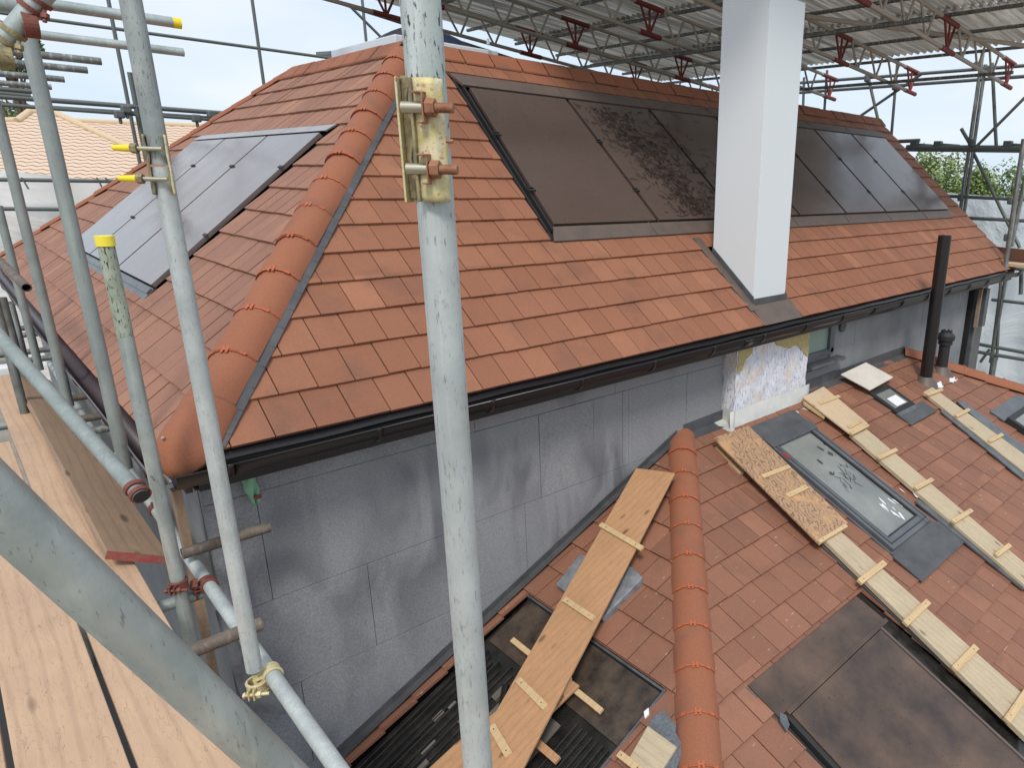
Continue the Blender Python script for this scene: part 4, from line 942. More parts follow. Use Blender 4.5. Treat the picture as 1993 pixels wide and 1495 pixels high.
# front plate: gently cupped channel on the right front of the pole
def fplate(u, v):
    z = zb_ + (zt_ - zb_) * v; x = -.007 + .035 * u; f = RT + .008 + .004 * math.cos((u - .5) * 3.0) - .010 * max(0, u - .72) * 3.5 + .0015 * math.sin(v * 9)
    return V((mx_, my_, z)) + er * x + ef * f
cp.grid(fplate, 12, 20); cpl = cp.build('coupler_plate', M['brass'], mp_); s = cpl.modifiers.new('s', 'SOLIDIFY'); s.thickness = .005; s.offset = -1
cp = MB()
cp.box(V((mx_, my_, (zt_ + zb_) / 2)) + er * -.008 + ef * (RT + .004), er * .004, ef * .022, V((0, 0, zt_ - zb_)))
cp.build('plate_flange', M['brass2'], mp_, bevel=.0015)
cp = MB()
def lplate(u, v):
    z = zb_ + .002 + (zt_ - zb_ + .002) * v; wv = .004 * math.sin(v * 4 * math.pi * 1.06 + .5)
    return V((mx_, my_, z)) + er * (-.0285 + (.011 + wv) * u) + ef * (.012 + .010 * u - .004 * u * u)
cp.grid(lplate, 6, 40); o = cp.build('coupler_plate', M['brass2'], mp_); s = o.modifiers.new('s', 'SOLIDIFY'); s.thickness = .004
cp = MB(); cp.box(V((mx_, my_, (zt_ + zb_) / 2)) + er * -.0305 + ef * .008, er * .003, ef * .03, V((0, 0, zt_ - zb_ + .004))); cp.build('plate_flange', M['brass'], mp_, bevel=.001)
for yy in (211, 329):
    z = zpx(yy); c = V((mx_, my_, z)) + ef * (RT + .012)
    mb = MB(); mb.tube(c + er * -.020, c + er * .006, .0072, 18); o = mb.build('bolt_shank', M['zinc'], mp_)
    bolt(mp_, c + er * .010 + ef * .006, c + er * .0445 + ef * .006, .0064, c + er * .0175 + ef * .006, 'rust')
    mb = MB(); mb.box(c + er * .0095 + ef * .006, er * .0022, ef * .018, V((0, 0, .034))); mb.box(c + er * .004 + ef * .006 + V((0, 0, .017)), er * .014, ef * .014, V((0, 0, .0022))); mb.box(c + er * .006 + ef * .006 + V((0, 0, -.017)), er * .009, ef * .014, V((0, 0, .0022))); mb.build('washer_bracket', M['rust'], mp_, bevel=.0008)
z = zpx(274); c = V((mx_, my_, z)) + ef * (RT + .012) + er * .031; mb = MB(); mb.tube(c, c + er * .009, .0025, 10); mb.build('pin', M['rust'], mp_)

# second pole (left of the main hip) with yellow capped bolts
pA = thing('scaffold_standard', 'upright pole with two yellow capped bolts crossing the side solar panels', 'scaffold pole', 'upright scaffold poles beside the roof')
cA = V((-.05, -.90, 0)); zj_ = zfor(cA, 320); mb = MB(); mb.tube((-.05, -.90, zj_), (-.05, -.90, 2.9), RT, 32); mb.build('upper_tube', M['galv_grey'], pA); mb = MB(); mb.tube((-.05, -.90, -.44), (-.05, -.90, zj_ - .006), RT * .985, 32); mb.build('lower_tube', M['galv_pale'], pA)
zA1, zA0 = zfor(cA, 262), zfor(cA, 378)
erA = V((.80, -.60, 0)).normalized(); efA = V((-.60, -.80, 0)).normalized()
for sx, mt in ((-.030, 'brass2'), (.022, 'brass')):
    cp = MB()
    def pf(u, v, sx=sx): 
        z = zA0 + (zA1 - zA0) * v; return V((cA.x, cA.y, z)) + erA * (sx + (.014 + .003 * math.sin(v * 12)) * u * (1 if sx < 0 else -.2) + (0 if sx < 0 else .012 * u)) + efA * (.008 + .022 * u)
    cp.grid(pf, 4, 24); o = cp.build('coupler_plate', M[mt], pA); s = o.modifiers.new('s', 'SOLIDIFY'); s.thickness = .005
for yy in (290, 348):
    z = zfor(cA, yy); c = V((cA.x, cA.y, z)) + efA * (RT + .010); mb = MB(); mb.tube(c - erA * .030, c + erA * .026, .006, 14); mb.build('bolt', M['zinc'], pA)
    mb = MB(); hexnut(mb, c - erA * .038, erA, .013, .014); mb.build('nut', M['brass2'], pA)
    mb = MB(); mb.tube(c - erA * .085, c - erA * .046, .0075, 16, .0095); mb.tube(c - erA * .089, c - erA * .085, .004, 16, .0075); mb.build('bolt_cap', M['yellow'], pA)
cA2 = V((-.05, -.9, zfor(cA, 1335)))
# capped short pole
pC = thing('scaffold_standard', 'short mossy upright pole with a bright yellow end cap', 'scaffold pole', 'upright scaffold poles beside the roof')
cx_, cy_ = -.10, -.17; cc_ = V((cx_, cy_, 0)); zc1 = zfor(cc_, 462)
mb = MB(); zs = zfor(cc_, 655); mb.tube((cx_, cy_, zs), (cx_, cy_, zc1), RT, 28); mb.build('upper_tube', M['galv_moss'], pC)
mb = MB(); mb.tube((cx_, cy_, -1.8), (cx_, cy_, zs - .0), RT * .999, 28); mb.build('lower_tube', M['galv'], pC)
mb = MB(); mb.tube((cx_, cy_, zc1 - .028), (cx_, cy_, zc1 + .006), RT * 1.13, 28); mb.build('end_cap', M['yellow2'], pC, bevel=.002)
# further uprights
def at_x(px, py, X): return onx(px, py, X)
q = at_x(125, 380, -.13); vtube(q.x, q.y, zfor(q, 912), 2.9, 'galv_dark', 'scaffold_standard', 'plain upright pole between the capped pole and the far corner of the roof', 'upright scaffold poles beside the roof')
q = at_x(122, 738, -.135); zt4 = zfor(q, 240)
vtube(q.x, q.y, zfor(q, 790), 2.4, 'galv_dark', 'scaffold_standard', 'second upright pole from the far left, standing clear of the gutter', 'upright scaffold poles beside the roof')
q = at_x(52, 620, -.14); vtube(q.x, q.y, zfor(q, 720), zfor(q, 400), 'galv_dark', 'scaffold_standard', 'thinnest upright pole at the far left edge by the gutter end', 'upright scaffold poles beside the roof')
q = at_x(22, 620, -.15); 
# ledgers
def tubething(a, b, matn, name, label, group=None, r_=RT, cat='scaffold tube', n=24):
    mb = MB(); mb.pipe(a, b, r_, .004, n); return tag(mb.build(name, M[matn]), label, cat, group)
a1, b1 = onpl(302, 990, (-.005, 0, 0), (1, 0, 0)), onpl(662, 1503, (-.005, 0, 0), (1, 0, 0))
led = thing('scaffold_ledger', 'pale horizontal tube running away below the gutter at the poles feet', 'scaffold tube')
mb = MB(); dd = (b1 - a1).normalized(); mb.pipe(a1 - dd * .9, b1 + dd * .4, RT, .004, 28); mb.build('tube', M['galv_pale'], led)
coupler(V((-.05, -.90, cA2.z)), (0, 0, 1), a1 + dd * ((cA2.y - a1.y) / dd.y), dd, 'brass', led, (-.6, -.8, 0))
zc2 = zfor(cc_, 1138); coupler(V((cx_, cy_, zc2)), (0, 0, 1), a1 + dd * ((cy_ - a1.y) / dd.y), dd, 'redrust', led, (-.6, -.8, 0))
gA, gB = dep(-8, 647, 2.75), dep(275, 967, 2.265)
gB0 = dep(268, 957, 2.275); gr_ = thing('guard_rail', 'green grey diagonal tube beside the leaning toe board ending in a red coupler', 'scaffold tube')
mb = MB(); mb.tube(gA, gB, RT, 28); mb.build('tube', M['galv_dark'], gr_); mb = MB(); mb.tube(gB - (gB - gA).normalized() * .002, gB + (gB - gA).normalized() * .002, RT * .98, 24); mb.build('tube_end', M['blackmatt'], gr_)
gd = (gB - gA).normalized(); mb = MB()
for k in (-.016, .02): ringband(mb, gB0 - gd * k, gd, RT + .001, .018, th=.006)
mb.box(gB0 - gd * .03 + V((.02, 0, -.03)), (.03, 0, 0), (0, .03, 0), (0, 0, .03)); mb.build('coupler', M['redrust'], gr_, bevel=.0015)
q = a1 + dd * .02; mb = MB(); ringband(mb, q, dd, RT + .001, .04, th=.007); mb.box(q + V((.0, 0, .03)), (.03, 0, 0), (0, .03, 0), (0, 0, .02)); mb.build('coupler', M['redrust'], led, bevel=.0015)
b0, b1_ = dep(-250, 750, .515), dep(575, 1530, .93)
tubething(b0, b1_, 'galv', 'scaffold_brace', 'thick looking tube closest to the camera crossing the bottom left corner', n=48)
# low transoms
for (pa_, pb_, z, mt, lab) in (((352, 1076), (527, 1028), -.40, 'rust_tube', 'dark paint peeled stub tube poking toward the grey wall, the upper one'), ((360, 1275), (508, 1214), -.42, 'rust_tube', 'brown rusty stub tube poking toward the grey wall, the lower one')):
    A2, B2 = onz(*pa_, z), onz(*pb_, z); yv = (A2.y + B2.y) / 2; A2.y = B2.y = yv
    tubething(A2, B2, mt, 'scaffold_transom', lab)
for i, (y0_, l) in enumerate([((130, 777), 'nearest'), ((165, 815), 'second nearest'), ((185, 838), 'third nearest')]): 
    q = onz(*y0_, -.40); tubething(V((q.x - .10, q.y, q.z)), V((.04, q.y, q.z)), 'rust_tube' if i != 2 else 'steel_mid', 'scaffold_transom', ['mossy short cross tube under the side gutter, farthest of the three near the toe board', 'dark short cross tube under the side gutter, middle of the three near the toe board', 'grey short cross tube under the side gutter, nearest of the three near the toe board'][i])
for i, (px, py, z) in enumerate(((28, 590, -.35), (32, 640, -.35), (50, 652, -.40), (85, 681, -.40), (90, 697, -.40))):
    q = onz(px, py, z); tubething(V((q.x - .35, q.y, z)), V((q.x + .42, q.y, z)), 'steel_mid', 'scaffold_transom', 'dark cross tube in the far cluster at the left edge below the gutter', 'far cross tubes at the left edge')
q0, q1 = onx(8, 700, -.06), onx(245, 905, -.06)
tubething(onz(95, 700, -.55), onz(225, 915, -.50), 'galv_pale', 'scaffold_ledger', 'pale tube seen between the diagonal rail and the side gutter')
tubething(onx(-4, 505, -.22), onx(52, 560, -.18), 'rust_tube', 'scaffold_transom', 'dark tube stub with a brass clip crossing the far left eave')
for px, py, Z in ((5, 640, 4.4), (22, 645, 5.0), (36, 650, 5.6)):
    q = dep(px, py, Z); vtube(q.x, q.y, -3, q.z + .25, 'steel_mid', 'scaffold_standard', 'dark upright stump in the far cluster at the left edge', 'far upright stumps at the left edge')
# clip-on cable under the gutter
mb = MB(); pts = [onx(x, y, -.115) for x, y in ((28, 570), (50, 600), (62, 640), (90, 668), (120, 712), (140, 735), (170, 770), (205, 815), (235, 850), (262, 888), (300, 935))]; mb.path(pts, .0035, 6); tag(mb.build('cable', M['lead_grey']), 'thin cable clipped along the underside of the side gutter', 'cable')
# timber post by the wall corner
mb = MB(); q = ony(368, 1000, .14); mb.bb(q.x - .045, q.x - .012, .12, .17, -2.6, -.16); tag(mb.build('timber_post', M['ply_grey']), 'brown timber post standing by the corner of the grey wall', 'post')
mb = MB(); mb.bb(q.x - .012, q.x + .05, .06, .12, -2.6, -.22); 
# hanging plastic strip
mb = MB()
def strip(u, v):
    q = ony(418 + 70 * u * (.4 + v) + 60 * v, 1190 + 200 * v, .02 - .1 * (1 - v)); return q + V((0, .012 * math.sin(u * 9 + v * 5), 0))
mb.grid(strip, 12, 16); tag(mb.build('plastic_strip', M['wrap']), 'grey plastic strip hanging below the stub tubes by the wall corner', 'plastic sheet')
# platform boards
def board(x0, x1, y0, y1, z, th, matn, label, redend=None):
    mb = MB(); mb.bb(x0, x1, y0, y1, z - th, z); return tag(mb.build('scaffold_board', M[matn], None, bevel=.003), label, 'scaffold board', 'boards of the scaffold platform')
board(-.397, -.182, -3.6, 4.15, -.45, .038, 'ply', 'platform board nearest the roof, partly under the leaning toe board')
board(-.632, -.412, -3.6, 2.33, -.453, .038, 'ply', 'middle platform board with a dark gap on each side')
board(-.870, -.648, -3.6, 2.9, -.449, .038, 'ply', 'platform board at the left edge of the photo')
tb = thing('toe_board', 'loose scaffold board with a red painted end lying on the platform', 'scaffold board')
TA, TB_, TD = onz(208, 1072, -.36), onz(330, 1083.5, -.43), onz(27, 727, -.36)
far = TB_ + (TD - TA); tn = (TB_ - TA).cross(TD - TA).normalized()
if tn.z < 0: tn = -tn
mb = MB(); mb.prism([TA, TB_, far, TD], tn * -.036); fixn(mb.build('board', M['ply_grey'], tb, bevel=.002))
mb = MB(); nrm = (TA - TD).normalized() * .002; mb.prism([TA + nrm, TB_ + nrm, TB_ + nrm + tn * -.036, TA + nrm + tn * -.036], -nrm * .8); fixn(mb.build('red_end', M['redend'], tb))
mb = MB(); mb.bb(-.20, -.02, .20, .26, -.60, -.55); 
mb = MB(); mb.bb(-.9, -.15, 4.2, 4.5, -.47, -.40); tag(mb.build('wrapped_bundle', M['film'], None, bevel=.01), 'white wrapped bundle at the far end of the platform boards', 'bundle')
for yv in (-.15, -1.6, 1.4, 2.9):
    tubething(V((-1.1, yv, -.513)), V((-.03, yv, -.513)), 'galv_dark', 'scaffold_transom', 'cross tube carrying the platform boards from below', 'cross tubes under the platform')
mb = MB(); mb.bb(-1.15, -.17, -3.6, 6.0, -2.49, -2.45); tag(mb.build('gap_shade_deck', M['blackmatt']), 'added lower scaffold deck, blackened to shade the gaps of the upper platform', 'scaffold deck')  # lower lift added and blackened so the board gaps read as shade
# upper left overhead transoms, far ends in line
labs = ['longest overhead cross tube at upper left with a yellow painted end', 'overhead cross tube just below the yellow ended one, passing behind the pole', 'overhead cross tube at upper left, third from the top', 'overhead cross tube at upper left, fourth from the top', 'overhead cross tube at upper left, fifth from the top', 'lowest and farthest of the overhead cross tubes at upper left']
for i, (yv, x1) in enumerate(((1.18, .553), (2.216, .80), (3.183, .54), (3.85, .556), (4.78, .531), (5.675, .544))):
    o = tubething(V((-1.4, yv, 1.828)), V((x1, yv, 1.828)), 'galv' if i < 2 else 'steel_mid', 'scaffold_transom', labs[i], 'overhead cross tubes at upper left')
    if i == 0: mb = MB(); mb.tube((x1 - .03, yv, 1.828), (x1 + .004, yv, 1.828), RT * 1.03, 24); mb.build('end_cap', M['yellow'], o)
mb = MB()
# overhead knot of couplers top left
oh = thing('scaffold_ledger', 'short near tube with brass couplers in the top left corner', 'scaffold tube')
a, b = dep(-25, 120, 1.75), dep(95, -25, 1.75); mb.pipe(a, b, RT, .004, 28); mb.build('tube', M['galv'], oh)
d_ = (b - a).normalized()
for t in (.30, .72):
    c = a.lerp(b, t); mb = MB(); ringband(mb, c, d_, RT + .001, .012, th=.005); ringband(mb, c + d_ * .028, d_, RT + .001, .012, th=.005); ringband(mb, c + V((-.01, 0, -.04)), (1, 0, 0), RT + .001, .03, th=.006)
    for e_ in (-1, 1): mb.tube(c + CR[0] * .03 * e_ - CR[1] * .03, c + CR[0] * .034 * e_ + CR[1] * .035, .005, 10); hexnut(mb, c + CR[0] * .034 * e_ + CR[1] * .02, CR[1], .010, .012)
    mb.build('coupler', M['brass2'] if t < .5 else M['redrust'], oh, bevel=.001)
tubething(dep(-20, 0, 1.95), dep(62, 14, 1.95), 'galv_dark', 'scaffold_transom', 'dark tube stub behind the brass couplers in the top left corner')

# mid-distance scaffold behind the left slope
bk = thing('scaffold', 'thin scaffold frame rising behind the left slope and ridge', 'scaffold')
def bt(a, b, nm, r_=RT, m='steel_far'):
    mb = MB(); mb.tube(a, b, r_, 10); return mb.build(nm, M[m], bk)
def vline(px0, py0, Yd, py1):
    q = ony(px0, py0, Yd); return V((q.x, q.y, zfor(q, py0))), V((q.x, q.y, zfor(q, py1)))
YB = 9.6
a, b = vline(488, -20, YB, 230); bt(a, b, 'standard'); a, b = vline(704, -10, YB, 160); bt(a, b, 'standard')
a, b = vline(207, -20, 9.2, 340); bt(a, b, 'standard'); a, b = vline(252, 140, 8.6, 330); bt(a, b, 'standard', RT * 1.2)
bt(ony(84, 36, YB), ony(720, 123, YB), 'ledger'); bt(ony(-10, 22, YB), ony(90, 37, YB), 'ledger')
bt(ony(682, 12, YB), ony(768, 98, YB), 'brace')
tb2 = thing('scaffold', 'dark scaffold lift of stacked tubes running behind the left hip toward the tan roofed house', 'scaffold')
bk = tb2
for (x0, y0, x1, y1, rr2) in ((-5, 187, 448, 221, 1.3), (-5, 203, 420, 233, 1.0), (100, 208, 410, 228, .8), (-5, 160, 62, 168, 1.2), (-5, 172, 66, 178, 1.2), (-5, 180, 60, 186, 1.1)):
    bt(ony(x0, y0, 8.6), ony(x1, y1, 8.6), 'ledger', RT * rr2)
for x, y in ((245, 212), (232, 222), (412, 222), (382, 230)):
    q = ony(x, y, 8.5); mb = MB(); mb.box(q, (.11, 0, 0), (0, .1, 0), (0, 0, .10)); mb.box(q + V((0, 0, -.08)), (.04, 0, 0), (0, .04, 0), (0, 0, .08)); mb.build('coupler', M['steel_far'], tb2, bevel=.02)

# ================================================================ SHELTER ROOF
sh = thing('temporary_roof', 'corrugated metal weather roof on red and grey lattice trusses above the house', 'temporary roof')
XE, ZE, SLP = 11.0, 2.895, .076
def sz(x): return ZE + SLP * (XE - x)
mb = MB(); wl = .105; y0, y1 = -.55, 7.45; nw = int((y1 - y0) / wl * 6)
segs = [(10.43, 8.5), (8.58, 6.85), (6.93, 5.0), (5.08, 3.0)]
for k_, (xa_, xb_) in enumerate(segs):
    mb = MB()
    def corr(u, v, xa_=xa_, xb_=xb_):
        y = y0 + (y1 - y0) * u; x = xa_ + (xb_ - xa_) * v; return V((x, y, sz(x) + .145 - .022 * v + .030 * math.sin(y / wl * 2 * math.pi)))
    mb.grid(corr, nw, 4); mb.build('corrugated_sheet', M['tin'], sh)
def chord(mb, y, x0, x1, dz, r_=.026): mb.tube((x0, y, sz(x0) + dz), (x1, y, sz(x1) + dz), r_, 10)
def truss(y, x1):
    mb = MB(); chord(mb, y, .8, x1, 0); chord(mb, y, .8, x1, -.325); t = mb.build('truss', M['truss'], sh)
    mb = MB(); rd = MB(); x = x1 - .06; k = 0
    while x > 1.3:
        zt, zb = sz(x), sz(x) - .325
        if k % 4 == 0:
            for dx in (-.17, 0, .17): rd.tube((x + dx - .1, y, sz(x + dx) - .0), (x - .1, y, zb), .016, 8)
            rd.tube((x - .36, y, sz(x - .36) - .003), (x + .14, y, sz(x + .14) - .003), .034, 8)
            rd.tube((x - .28, y, sz(x - .28) - .328), (x + .1, y, sz(x + .1) - .328), .034, 8)
        else:
            mb.tube((x, y, zt), (x - .17, y, zb), .016, 8); mb.tube((x - .40, y, sz(x - .40)), (x - .17, y, zb), .016, 8)
        x -= .56; k += 1
    mb.build('lattice_brace', M['truss'], t); rd.build('red_node', M['red'], t)
for k, y in enumerate((.74, 2.23, 3.72, 5.21, 6.3)): truss(y, XE)
for x in (10.35, 9.35, 8.55, 7.75, 6.9, 6.0, 5.0, 4.0, 3.1):
    mb = MB(); mb.tube((x, y0, sz(x) + .055), (x, y1, sz(x) + .055), .0242, 10); mb.build('purlin', M['steel_mid'], sh)
for x in (9.9, 7.2):
    mb = MB(); mb.tube((x, y0 + .9, sz(x) - .36), (x, 6.95, sz(x) - .36), .0242, 10); mb.build('bracing_tube', M['steel_mid'], sh)
mb = MB(); mb.tube(ony(600, -12, 7.5), ony(1090, 122, 7.5), .024, 10); mb.tube(ony(640, -2, 7.45), ony(1085, 128, 7.45) - V((0, 0, .12)), .024, 10); mb.build('verge_tube', M['steel_mid'], sh)
mb = MB(); mb.tube(onpl(1568, 31, (XE, .74, ZE + .5), (.3, 1, 0)) , onx(2010, 90, 10.2), .028, 10)
mb.build('cross_tube', M['truss'], sh)

# ================================================================ RIGHT HAND SCAFFOLD AND BACKGROUND
bk = thing('scaffold', 'tall scaffold with ledgers and braces beyond the far gable on the right', 'scaffold')
XS = 11.0
def R2(x0, y0, x1, y1, nm, r_=RT, X=XS, m='steel_far', X2=None): return bt(onx(x0, y0, X), onx(x1, y1, X2 or X), nm, r_, m)
R2(1540, 162, 2010, 126, 'ledger', RT * 1.1); R2(1540, 181, 2010, 147, 'ledger', RT * 1.1)
R2(1565, 150, 1563, 212, 'standard'); R2(1610, 136, 1604, 222, 'standard'); R2(1690, 150, 1712, 246, 'brace', RT * 1.1); R2(1747, 118, 1734, 275, 'standard')
R2(1672, 227, 1797, 141, 'brace'); R2(1895, 290, 1995, 189, 'brace')
a, b = onx(1913, 100, XS), onx(1869, 415, XS); R2(1913, 100, 1866, 432, 'standard', RT * 1.25, m='steel_mid'); R2(1918, 125, 1873, 440, 'standard', RT * 1.15, m='steel_mid'); R2(1931, 122, 1939, 284, 'standard', RT * 1.1)
R2(1871, 250, 1890, 283, 'brace', RT * 1.2); R2(1895, 298, 1985, 482, 'brace', RT * 1.1)
R2(1993, 270, 1955, 530, 'standard', RT * 1.4, 9.8, 'steel_mid'); R2(2005, 300, 1968, 480, 'standard', RT * 1.3, 10.0, 'steel_mid')
R2(1835, 381, 2010, 389, 'ledger', RT * 1.15); R2(1880, 424, 2010, 430, 'ledger', RT * 1.2)
R2(1765, 288, 2010, 290, 'transom_beam', .055); R2(1745, 275, 1790, 273, 'ledger', RT * 1.3)
for x in (1780, 1826, 1962):
    mb = MB(); q = onx(x, 280, XS); mb.box(q, (.1, 0, 0), (0, .12, 0), (0, 0, .09)); mb.tube(q, q + V((0, -.35, -.03)), .02, 8); mb.build('coupler', M['steel_far'], bk, bevel=.02)
for x, y in ((1893, 278), (1688, 152), (1742, 168), (1900, 128), (1925, 135), (1870, 384), (1967, 390), (1960, 462)):
    q = onx(x, y, XS - .03); mb = MB(); mb.box(q, (.09, 0, 0), (0, .09, 0), (0, 0, .12)); mb.build('coupler', M['steel_far'], bk, bevel=.025)
R2(1965, 521, 2010, 526, 'ledger', RT * 1.2, 10.6); R2(1988, 524, 1987, 573, 'standard', RT * 1.3, 10.5)
R2(1930, 583, 2010, 592, 'ledger', RT * 1.1); R2(1905, 670, 2010, 689, 'ledger', RT * 1.2); R2(1903, 685, 2010, 703, 'ledger', RT * 1.2)
R2(1961, 524, 1928, 706, 'standard', RT * 1.3, m='steel_mid'); R2(1948, 540, 1940, 700, 'standard', RT); R2(1948, 560, 1930, 700, 'standard', RT * 1.3); R2(1908, 705, 1926, 680, 'brace')
R2(1860, 578, 1885, 579, 'ledger', RT, 11.4); R2(1855, 662, 1885, 665, 'ledger', RT, 11.4); R2(1855, 675, 1885, 678, 'ledger', RT, 11.4)
mb = MB(); q = onx(1934, 706, XS); mb.tube(q + V((0, 0, -.35)), q + V((0, 0, .1)), .05, 12); mb.build('base_jack', M['steel_mid'], bk)
bd = thing('scaffold_board', 'red brown toe board with a pale board under it beyond the far roof corner', 'scaffold board')
A2, B2 = onx(1938, 480, 10.3), onx(2020, 488, 10.3); mb = MB(); mb.prism([A2, B2, B2 - V((0, 0, .24)), A2 - V((0, 0, .24))], (.04, 0, 0)); fixn(mb.build('toe_panel', mat('red_brown_board', (.13, .055, .035), .7), bd))
A2, B2 = onx(1955, 508, 10.2), onx(2020, 514, 10.2); mb = MB(); mb.prism([A2, B2, B2 + V((-.3, 0, 0)), A2 + V((-.3, 0, 0))], (0, 0, -.04)); fixn(mb.build('board', M['pine2'], bd))

# sheeting beyond
def sheet(name, P00, P10, P01, P11, mt, label, nrm, amp=.06, nu=60, nv=30, sag=.0):
    P00, P10, P01, P11, nrm = V(P00), V(P10), V(P01), V(P11), V(nrm); mb = MB()
    def f(u, v):
        p = P00.lerp(P10, u).lerp(P01.lerp(P11, u), v)
        w = math.sin(u * 23 + 3 * v) * .5 + math.sin(u * 9 - v * 13) * .6 + math.sin(v * 31 + u * 7) * .35
        return p + nrm * amp * w + V((0, 0, -sag * math.sin(math.pi * u) * (1 - v)))
    mb.grid(f, nu, nv); return tag(mb.build(name, M[mt]), label, 'sheeting')
tl = onx(1800, 372, 13.2); tr_ = onx(2080, 392, 13.2)
sheet('scaffold_sheeting', tl, tr_, V((13.2, tl.y, -5.5)), V((13.2, tr_.y, -5.5)), 'sheet', 'pale blue white plastic sheeting on the scaffold at the right edge', (1, 0, 0), .05)
bl = [onx(1820, 700, 12.4), onx(2080, 745, 12.4)]
tp = MB()
def tarpf(u, v):
    x = 12.9 - 4.4 * v; y = 6.0 - 9.0 * u; return V((x, y, -2.55 - .35 * v + .10 * math.sin(u * 37 + 4 * v) * math.sin(v * 9 + u * 5) + .05 * math.sin(u * 90 + v * 21)))
tp.grid(tarpf, 90, 40); tag(tp.build('tarpaulin', M['tarp']), 'crumpled pinkish white tarpaulin spread beyond the lower roof', 'tarpaulin')
# left background: neighbour house
nb = thing('tan_roof_house', 'neighbouring house with a tan pantiled hipped roof behind the scaffold', 'house')
def uvquad(pts, uvs, name, mt, parent):
    me = bpy.data.meshes.new(name); me.from_pydata([tuple(p) for p in pts], [], [tuple(range(len(pts)))]); uvl = me.uv_layers.new(name='UVMap')
    for i, uv in enumerate(uvs): uvl.data[i].uv = uv
    me.materials.append(M[mt]); o = bpy.data.objects.new(name, me); COL.objects.link(o); o.parent = parent; return o
# pitched plane rising away from us: horizontal direction hx, uphill direction hy
nx_ = V((.88, -.47, 0)).normalized(); ny_ = V((.47, .88, .52)).normalized(); nn_ = nx_.cross(ny_).normalized()
np0 = dep(150, 345, 19.0)
def NP(x, y): return onpl(x, y, np0, nn_)
def NUV(p): d = p - np0; return (d.dot(nx_) / .30, d.dot(ny_) / .21)
pts = [NP(-60, 372), NP(420, 372), NP(345, 328), NP(107, 220), NP(62, 217), NP(36, 236), NP(-60, 238)]
uvquad(pts, [NUV(p) for p in pts], 'front_roof_slope', 'pantile', nb)
np1 = dep(270, 300, 21.5); ny2 = V((.40, .88, .45)).normalized(); nn2 = nx_.cross(ny2).normalized()
def NP2(x, y): return onpl(x, y, np1, nn2)
pts = [NP2(150, 365), NP2(520, 365), NP2(520, 250), NP2(400, 247), NP2(141, 236), NP2(105, 232)]
uvquad(pts, [((p - np1).dot(nx_) / .30, (p - np1).dot(ny2) / .21) for p in pts], 'rear_roof_slope', 'pantile', nb)
for (x0, y0, x1, y1, rad, pf) in ((104, 218, 350, 332, .10, NP), (-60, 237, 36, 233, .09, NP), (34, 236, 62, 215, .11, NP), (60, 216, 108, 219, .10, NP), (141, 235, 520, 250, .09, NP2)):
    mb = MB(); mb.tube(pf(x0, y0), pf(x1, y1), rad, 12); mb.build('ridge_tile', M['tanridge'], nb)
mb = MB(); p0, p1 = NP(-60, 372), NP(420, 372); mb.prism([p0, p1, p1 - V((0, 0, 6)), p0 - V((0, 0, 6))], (.3, .5, 0)); fixn(mb.build('wall', M['brick'], nb))
t0, t1 = ony(-80, 318, 12.5), ony(520, 350, 12.5)
sheet('scaffold_sheeting', t0 - V((0, 0, .02)), t1, V((t0.x, t0.y, -5.5)), V((t1.x, t1.y, -5.5)), 'sheet_left', 'cream white plastic sheeting wrapped below the tan roofed house', (0, 1, 0), .05, 70, 40, .14)
bk = thing('scaffold', 'two dark horizontal rails fixed across the cream sheeting at left', 'scaffold')
bt(ony(-20, 349, 12.2), ony(330, 354, 12.2), 'rail', .032); bt(ony(-20, 406, 12.2), ony(300, 409, 12.2), 'rail', .032)
for x in (42, 205, 188): q = ony(x, 345, 12.15); mb = MB(); mb.tube(q, q + V((.05, 0, -.18)), .012, 6); mb.build('tie', M['steel_far'], bk)

# ground
mb = MB(); mb.grid(lambda u, v: V((-150 + 300 * u, -150 + 300 * v, -5.6)), 4, 4, False); g = mb.build('ground', M['ground']); tag(g, kind='structure')

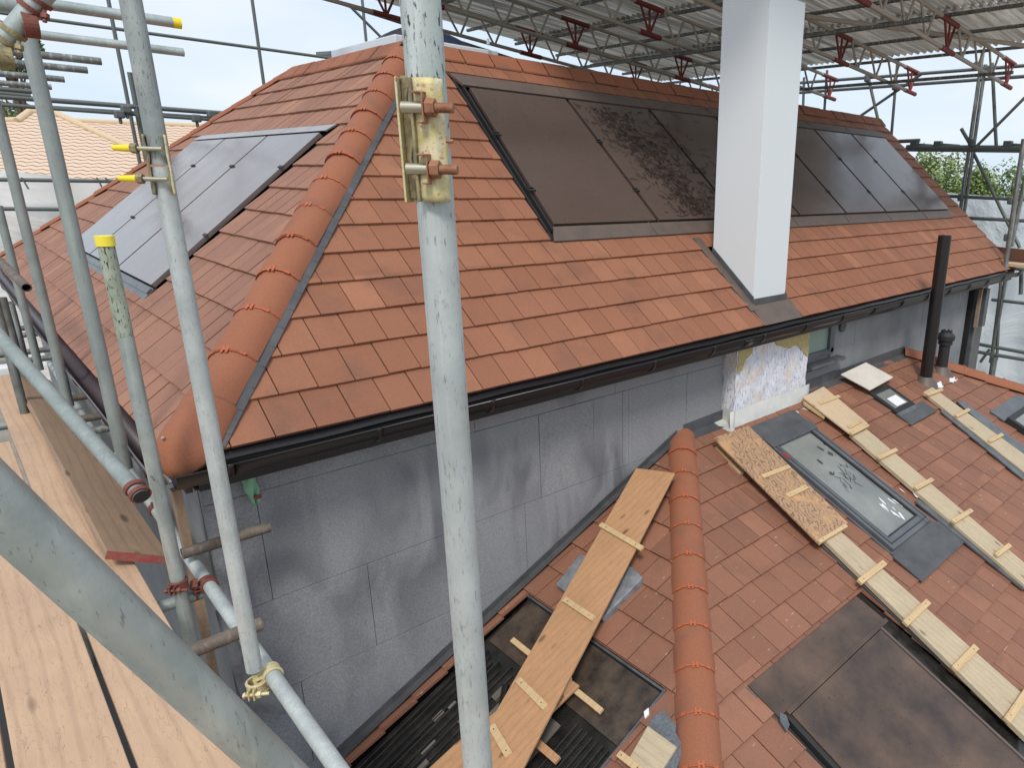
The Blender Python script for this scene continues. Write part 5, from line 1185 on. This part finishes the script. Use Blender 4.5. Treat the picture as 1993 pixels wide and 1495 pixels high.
# trees
def tree(base, h, crx, crz, n, mt, label, clumps=None, leaf=.14, droop=0):
    t = thing('tree', label, 'tree', 'trees in the background'); base = V(base)
    mb = MB(); cz = h - crz
    mb.tube(base, base + V((.1, 0, cz)), .22, 10, .10)
    cl = []
    for i in range(clumps or 26):
        a = random.uniform(0, 6.28); q = random.random() ** .5; zz = random.uniform(-1, 1); rad = math.sqrt(max(0.05, 1 - zz * zz))
        c = base + V((math.cos(a) * q * crx * rad, math.sin(a) * q * crx * rad, cz + zz * crz)); cl.append((c, random.uniform(.25, .5) * crx * .8))
        mb.tube(base + V((.05, 0, cz * random.uniform(.55, .95))), c, .05, 6, .012)
    mb.build('trunk', M['bark'], t)
    lf = MB()
    for i in range(n):
        c, rad = random.choice(cl); d = V((random.gauss(0, 1), random.gauss(0, 1), random.gauss(0, 1))).normalized() * rad * random.random() ** .4
        p = c + d - V((0, 0, droop * random.random())); u = V((random.gauss(0, 1), random.gauss(0, 1), random.gauss(0, .6))).normalized() * leaf * random.uniform(.5, 1.1); w = u.cross(V((random.gauss(0, 1), random.gauss(0, 1), 1))).normalized() * leaf * .45
        u *= 1.5; w *= 1.5; lf.add([p - u * .5, p + w * .5, p + u * .5, p - w * .5], [(0, 1, 2, 3)])
    lf.build('crown', M[mt], t)
def tree_at(px, ptop, X, crx, crz, n, mt, label, **k):
    q = onx(px, ptop, X); tree((q.x, q.y, -5.6), q.z + 5.6, crx, crz, n, mt, label, **k)
tree_at(1808, 302, 30, 2.0, 2.3, 9000, 'leaf', 'bright green tree just right of the far verge', clumps=40)
tree_at(1745, 330, 33, 2.2, 2.2, 5000, 'leaf', 'pale green tree mostly hidden behind the far verge')
tree_at(1918, 318, 32, 1.5, 1.9, 6500, 'leaf', 'drooping green tree between the scaffold poles on the right', clumps=40, droop=.8)
tree_at(1895, 348, 35, 2.4, 1.6, 7000, 'leaf2', 'low bushy tree behind the drooping one', clumps=36)
tree_at(1975, 340, 34, 2.4, 1.8, 7000, 'leaf2', 'dark bushy tree at the right edge above the sheeting', clumps=36)
q = dep(15, 205, 27); tree((q.x, q.y, -5.6), q.z + 5.6 - .1, 2.0, 1.8, 6000, 'leaf2', 'dark green tree above the ridge of the tan roofed house')
q = dep(6, 28, 24)
tree((q.x - .2, q.y, -5.6), q.z + 5.6 + .1, 1.0, .9, 2500, 'leaf2', 'leafy tree tip behind the brass couplers at top left', clumps=14, leaf=.13)
# green netting scrap under the gutter
mb = MB(); n = 16; c = ony(484, 950, .14)
def net(u, v):
    w = (.075 - .045 * v) * (1 + .15 * math.sin(v * 14)); return c + V(((u - .5) * w + .02 * v, -.012 * math.sin(u * 9 + v * 7), .085 - .17 * v))
mb.grid(net, 8, 12); gn = mb.build('netting_scrap', M['green']); s = gn.modifiers.new('s', 'SOLIDIFY'); s.thickness = .004
tag(gn, 'small green netting scrap hanging under the front gutter', 'netting')
mb = MB(); mb.box(c + V((.025, -.022, -.045)), (.028, 0, 0), (0, .006, 0), (0, 0, .018)); mb.build('red_tag', M['red'], gn)
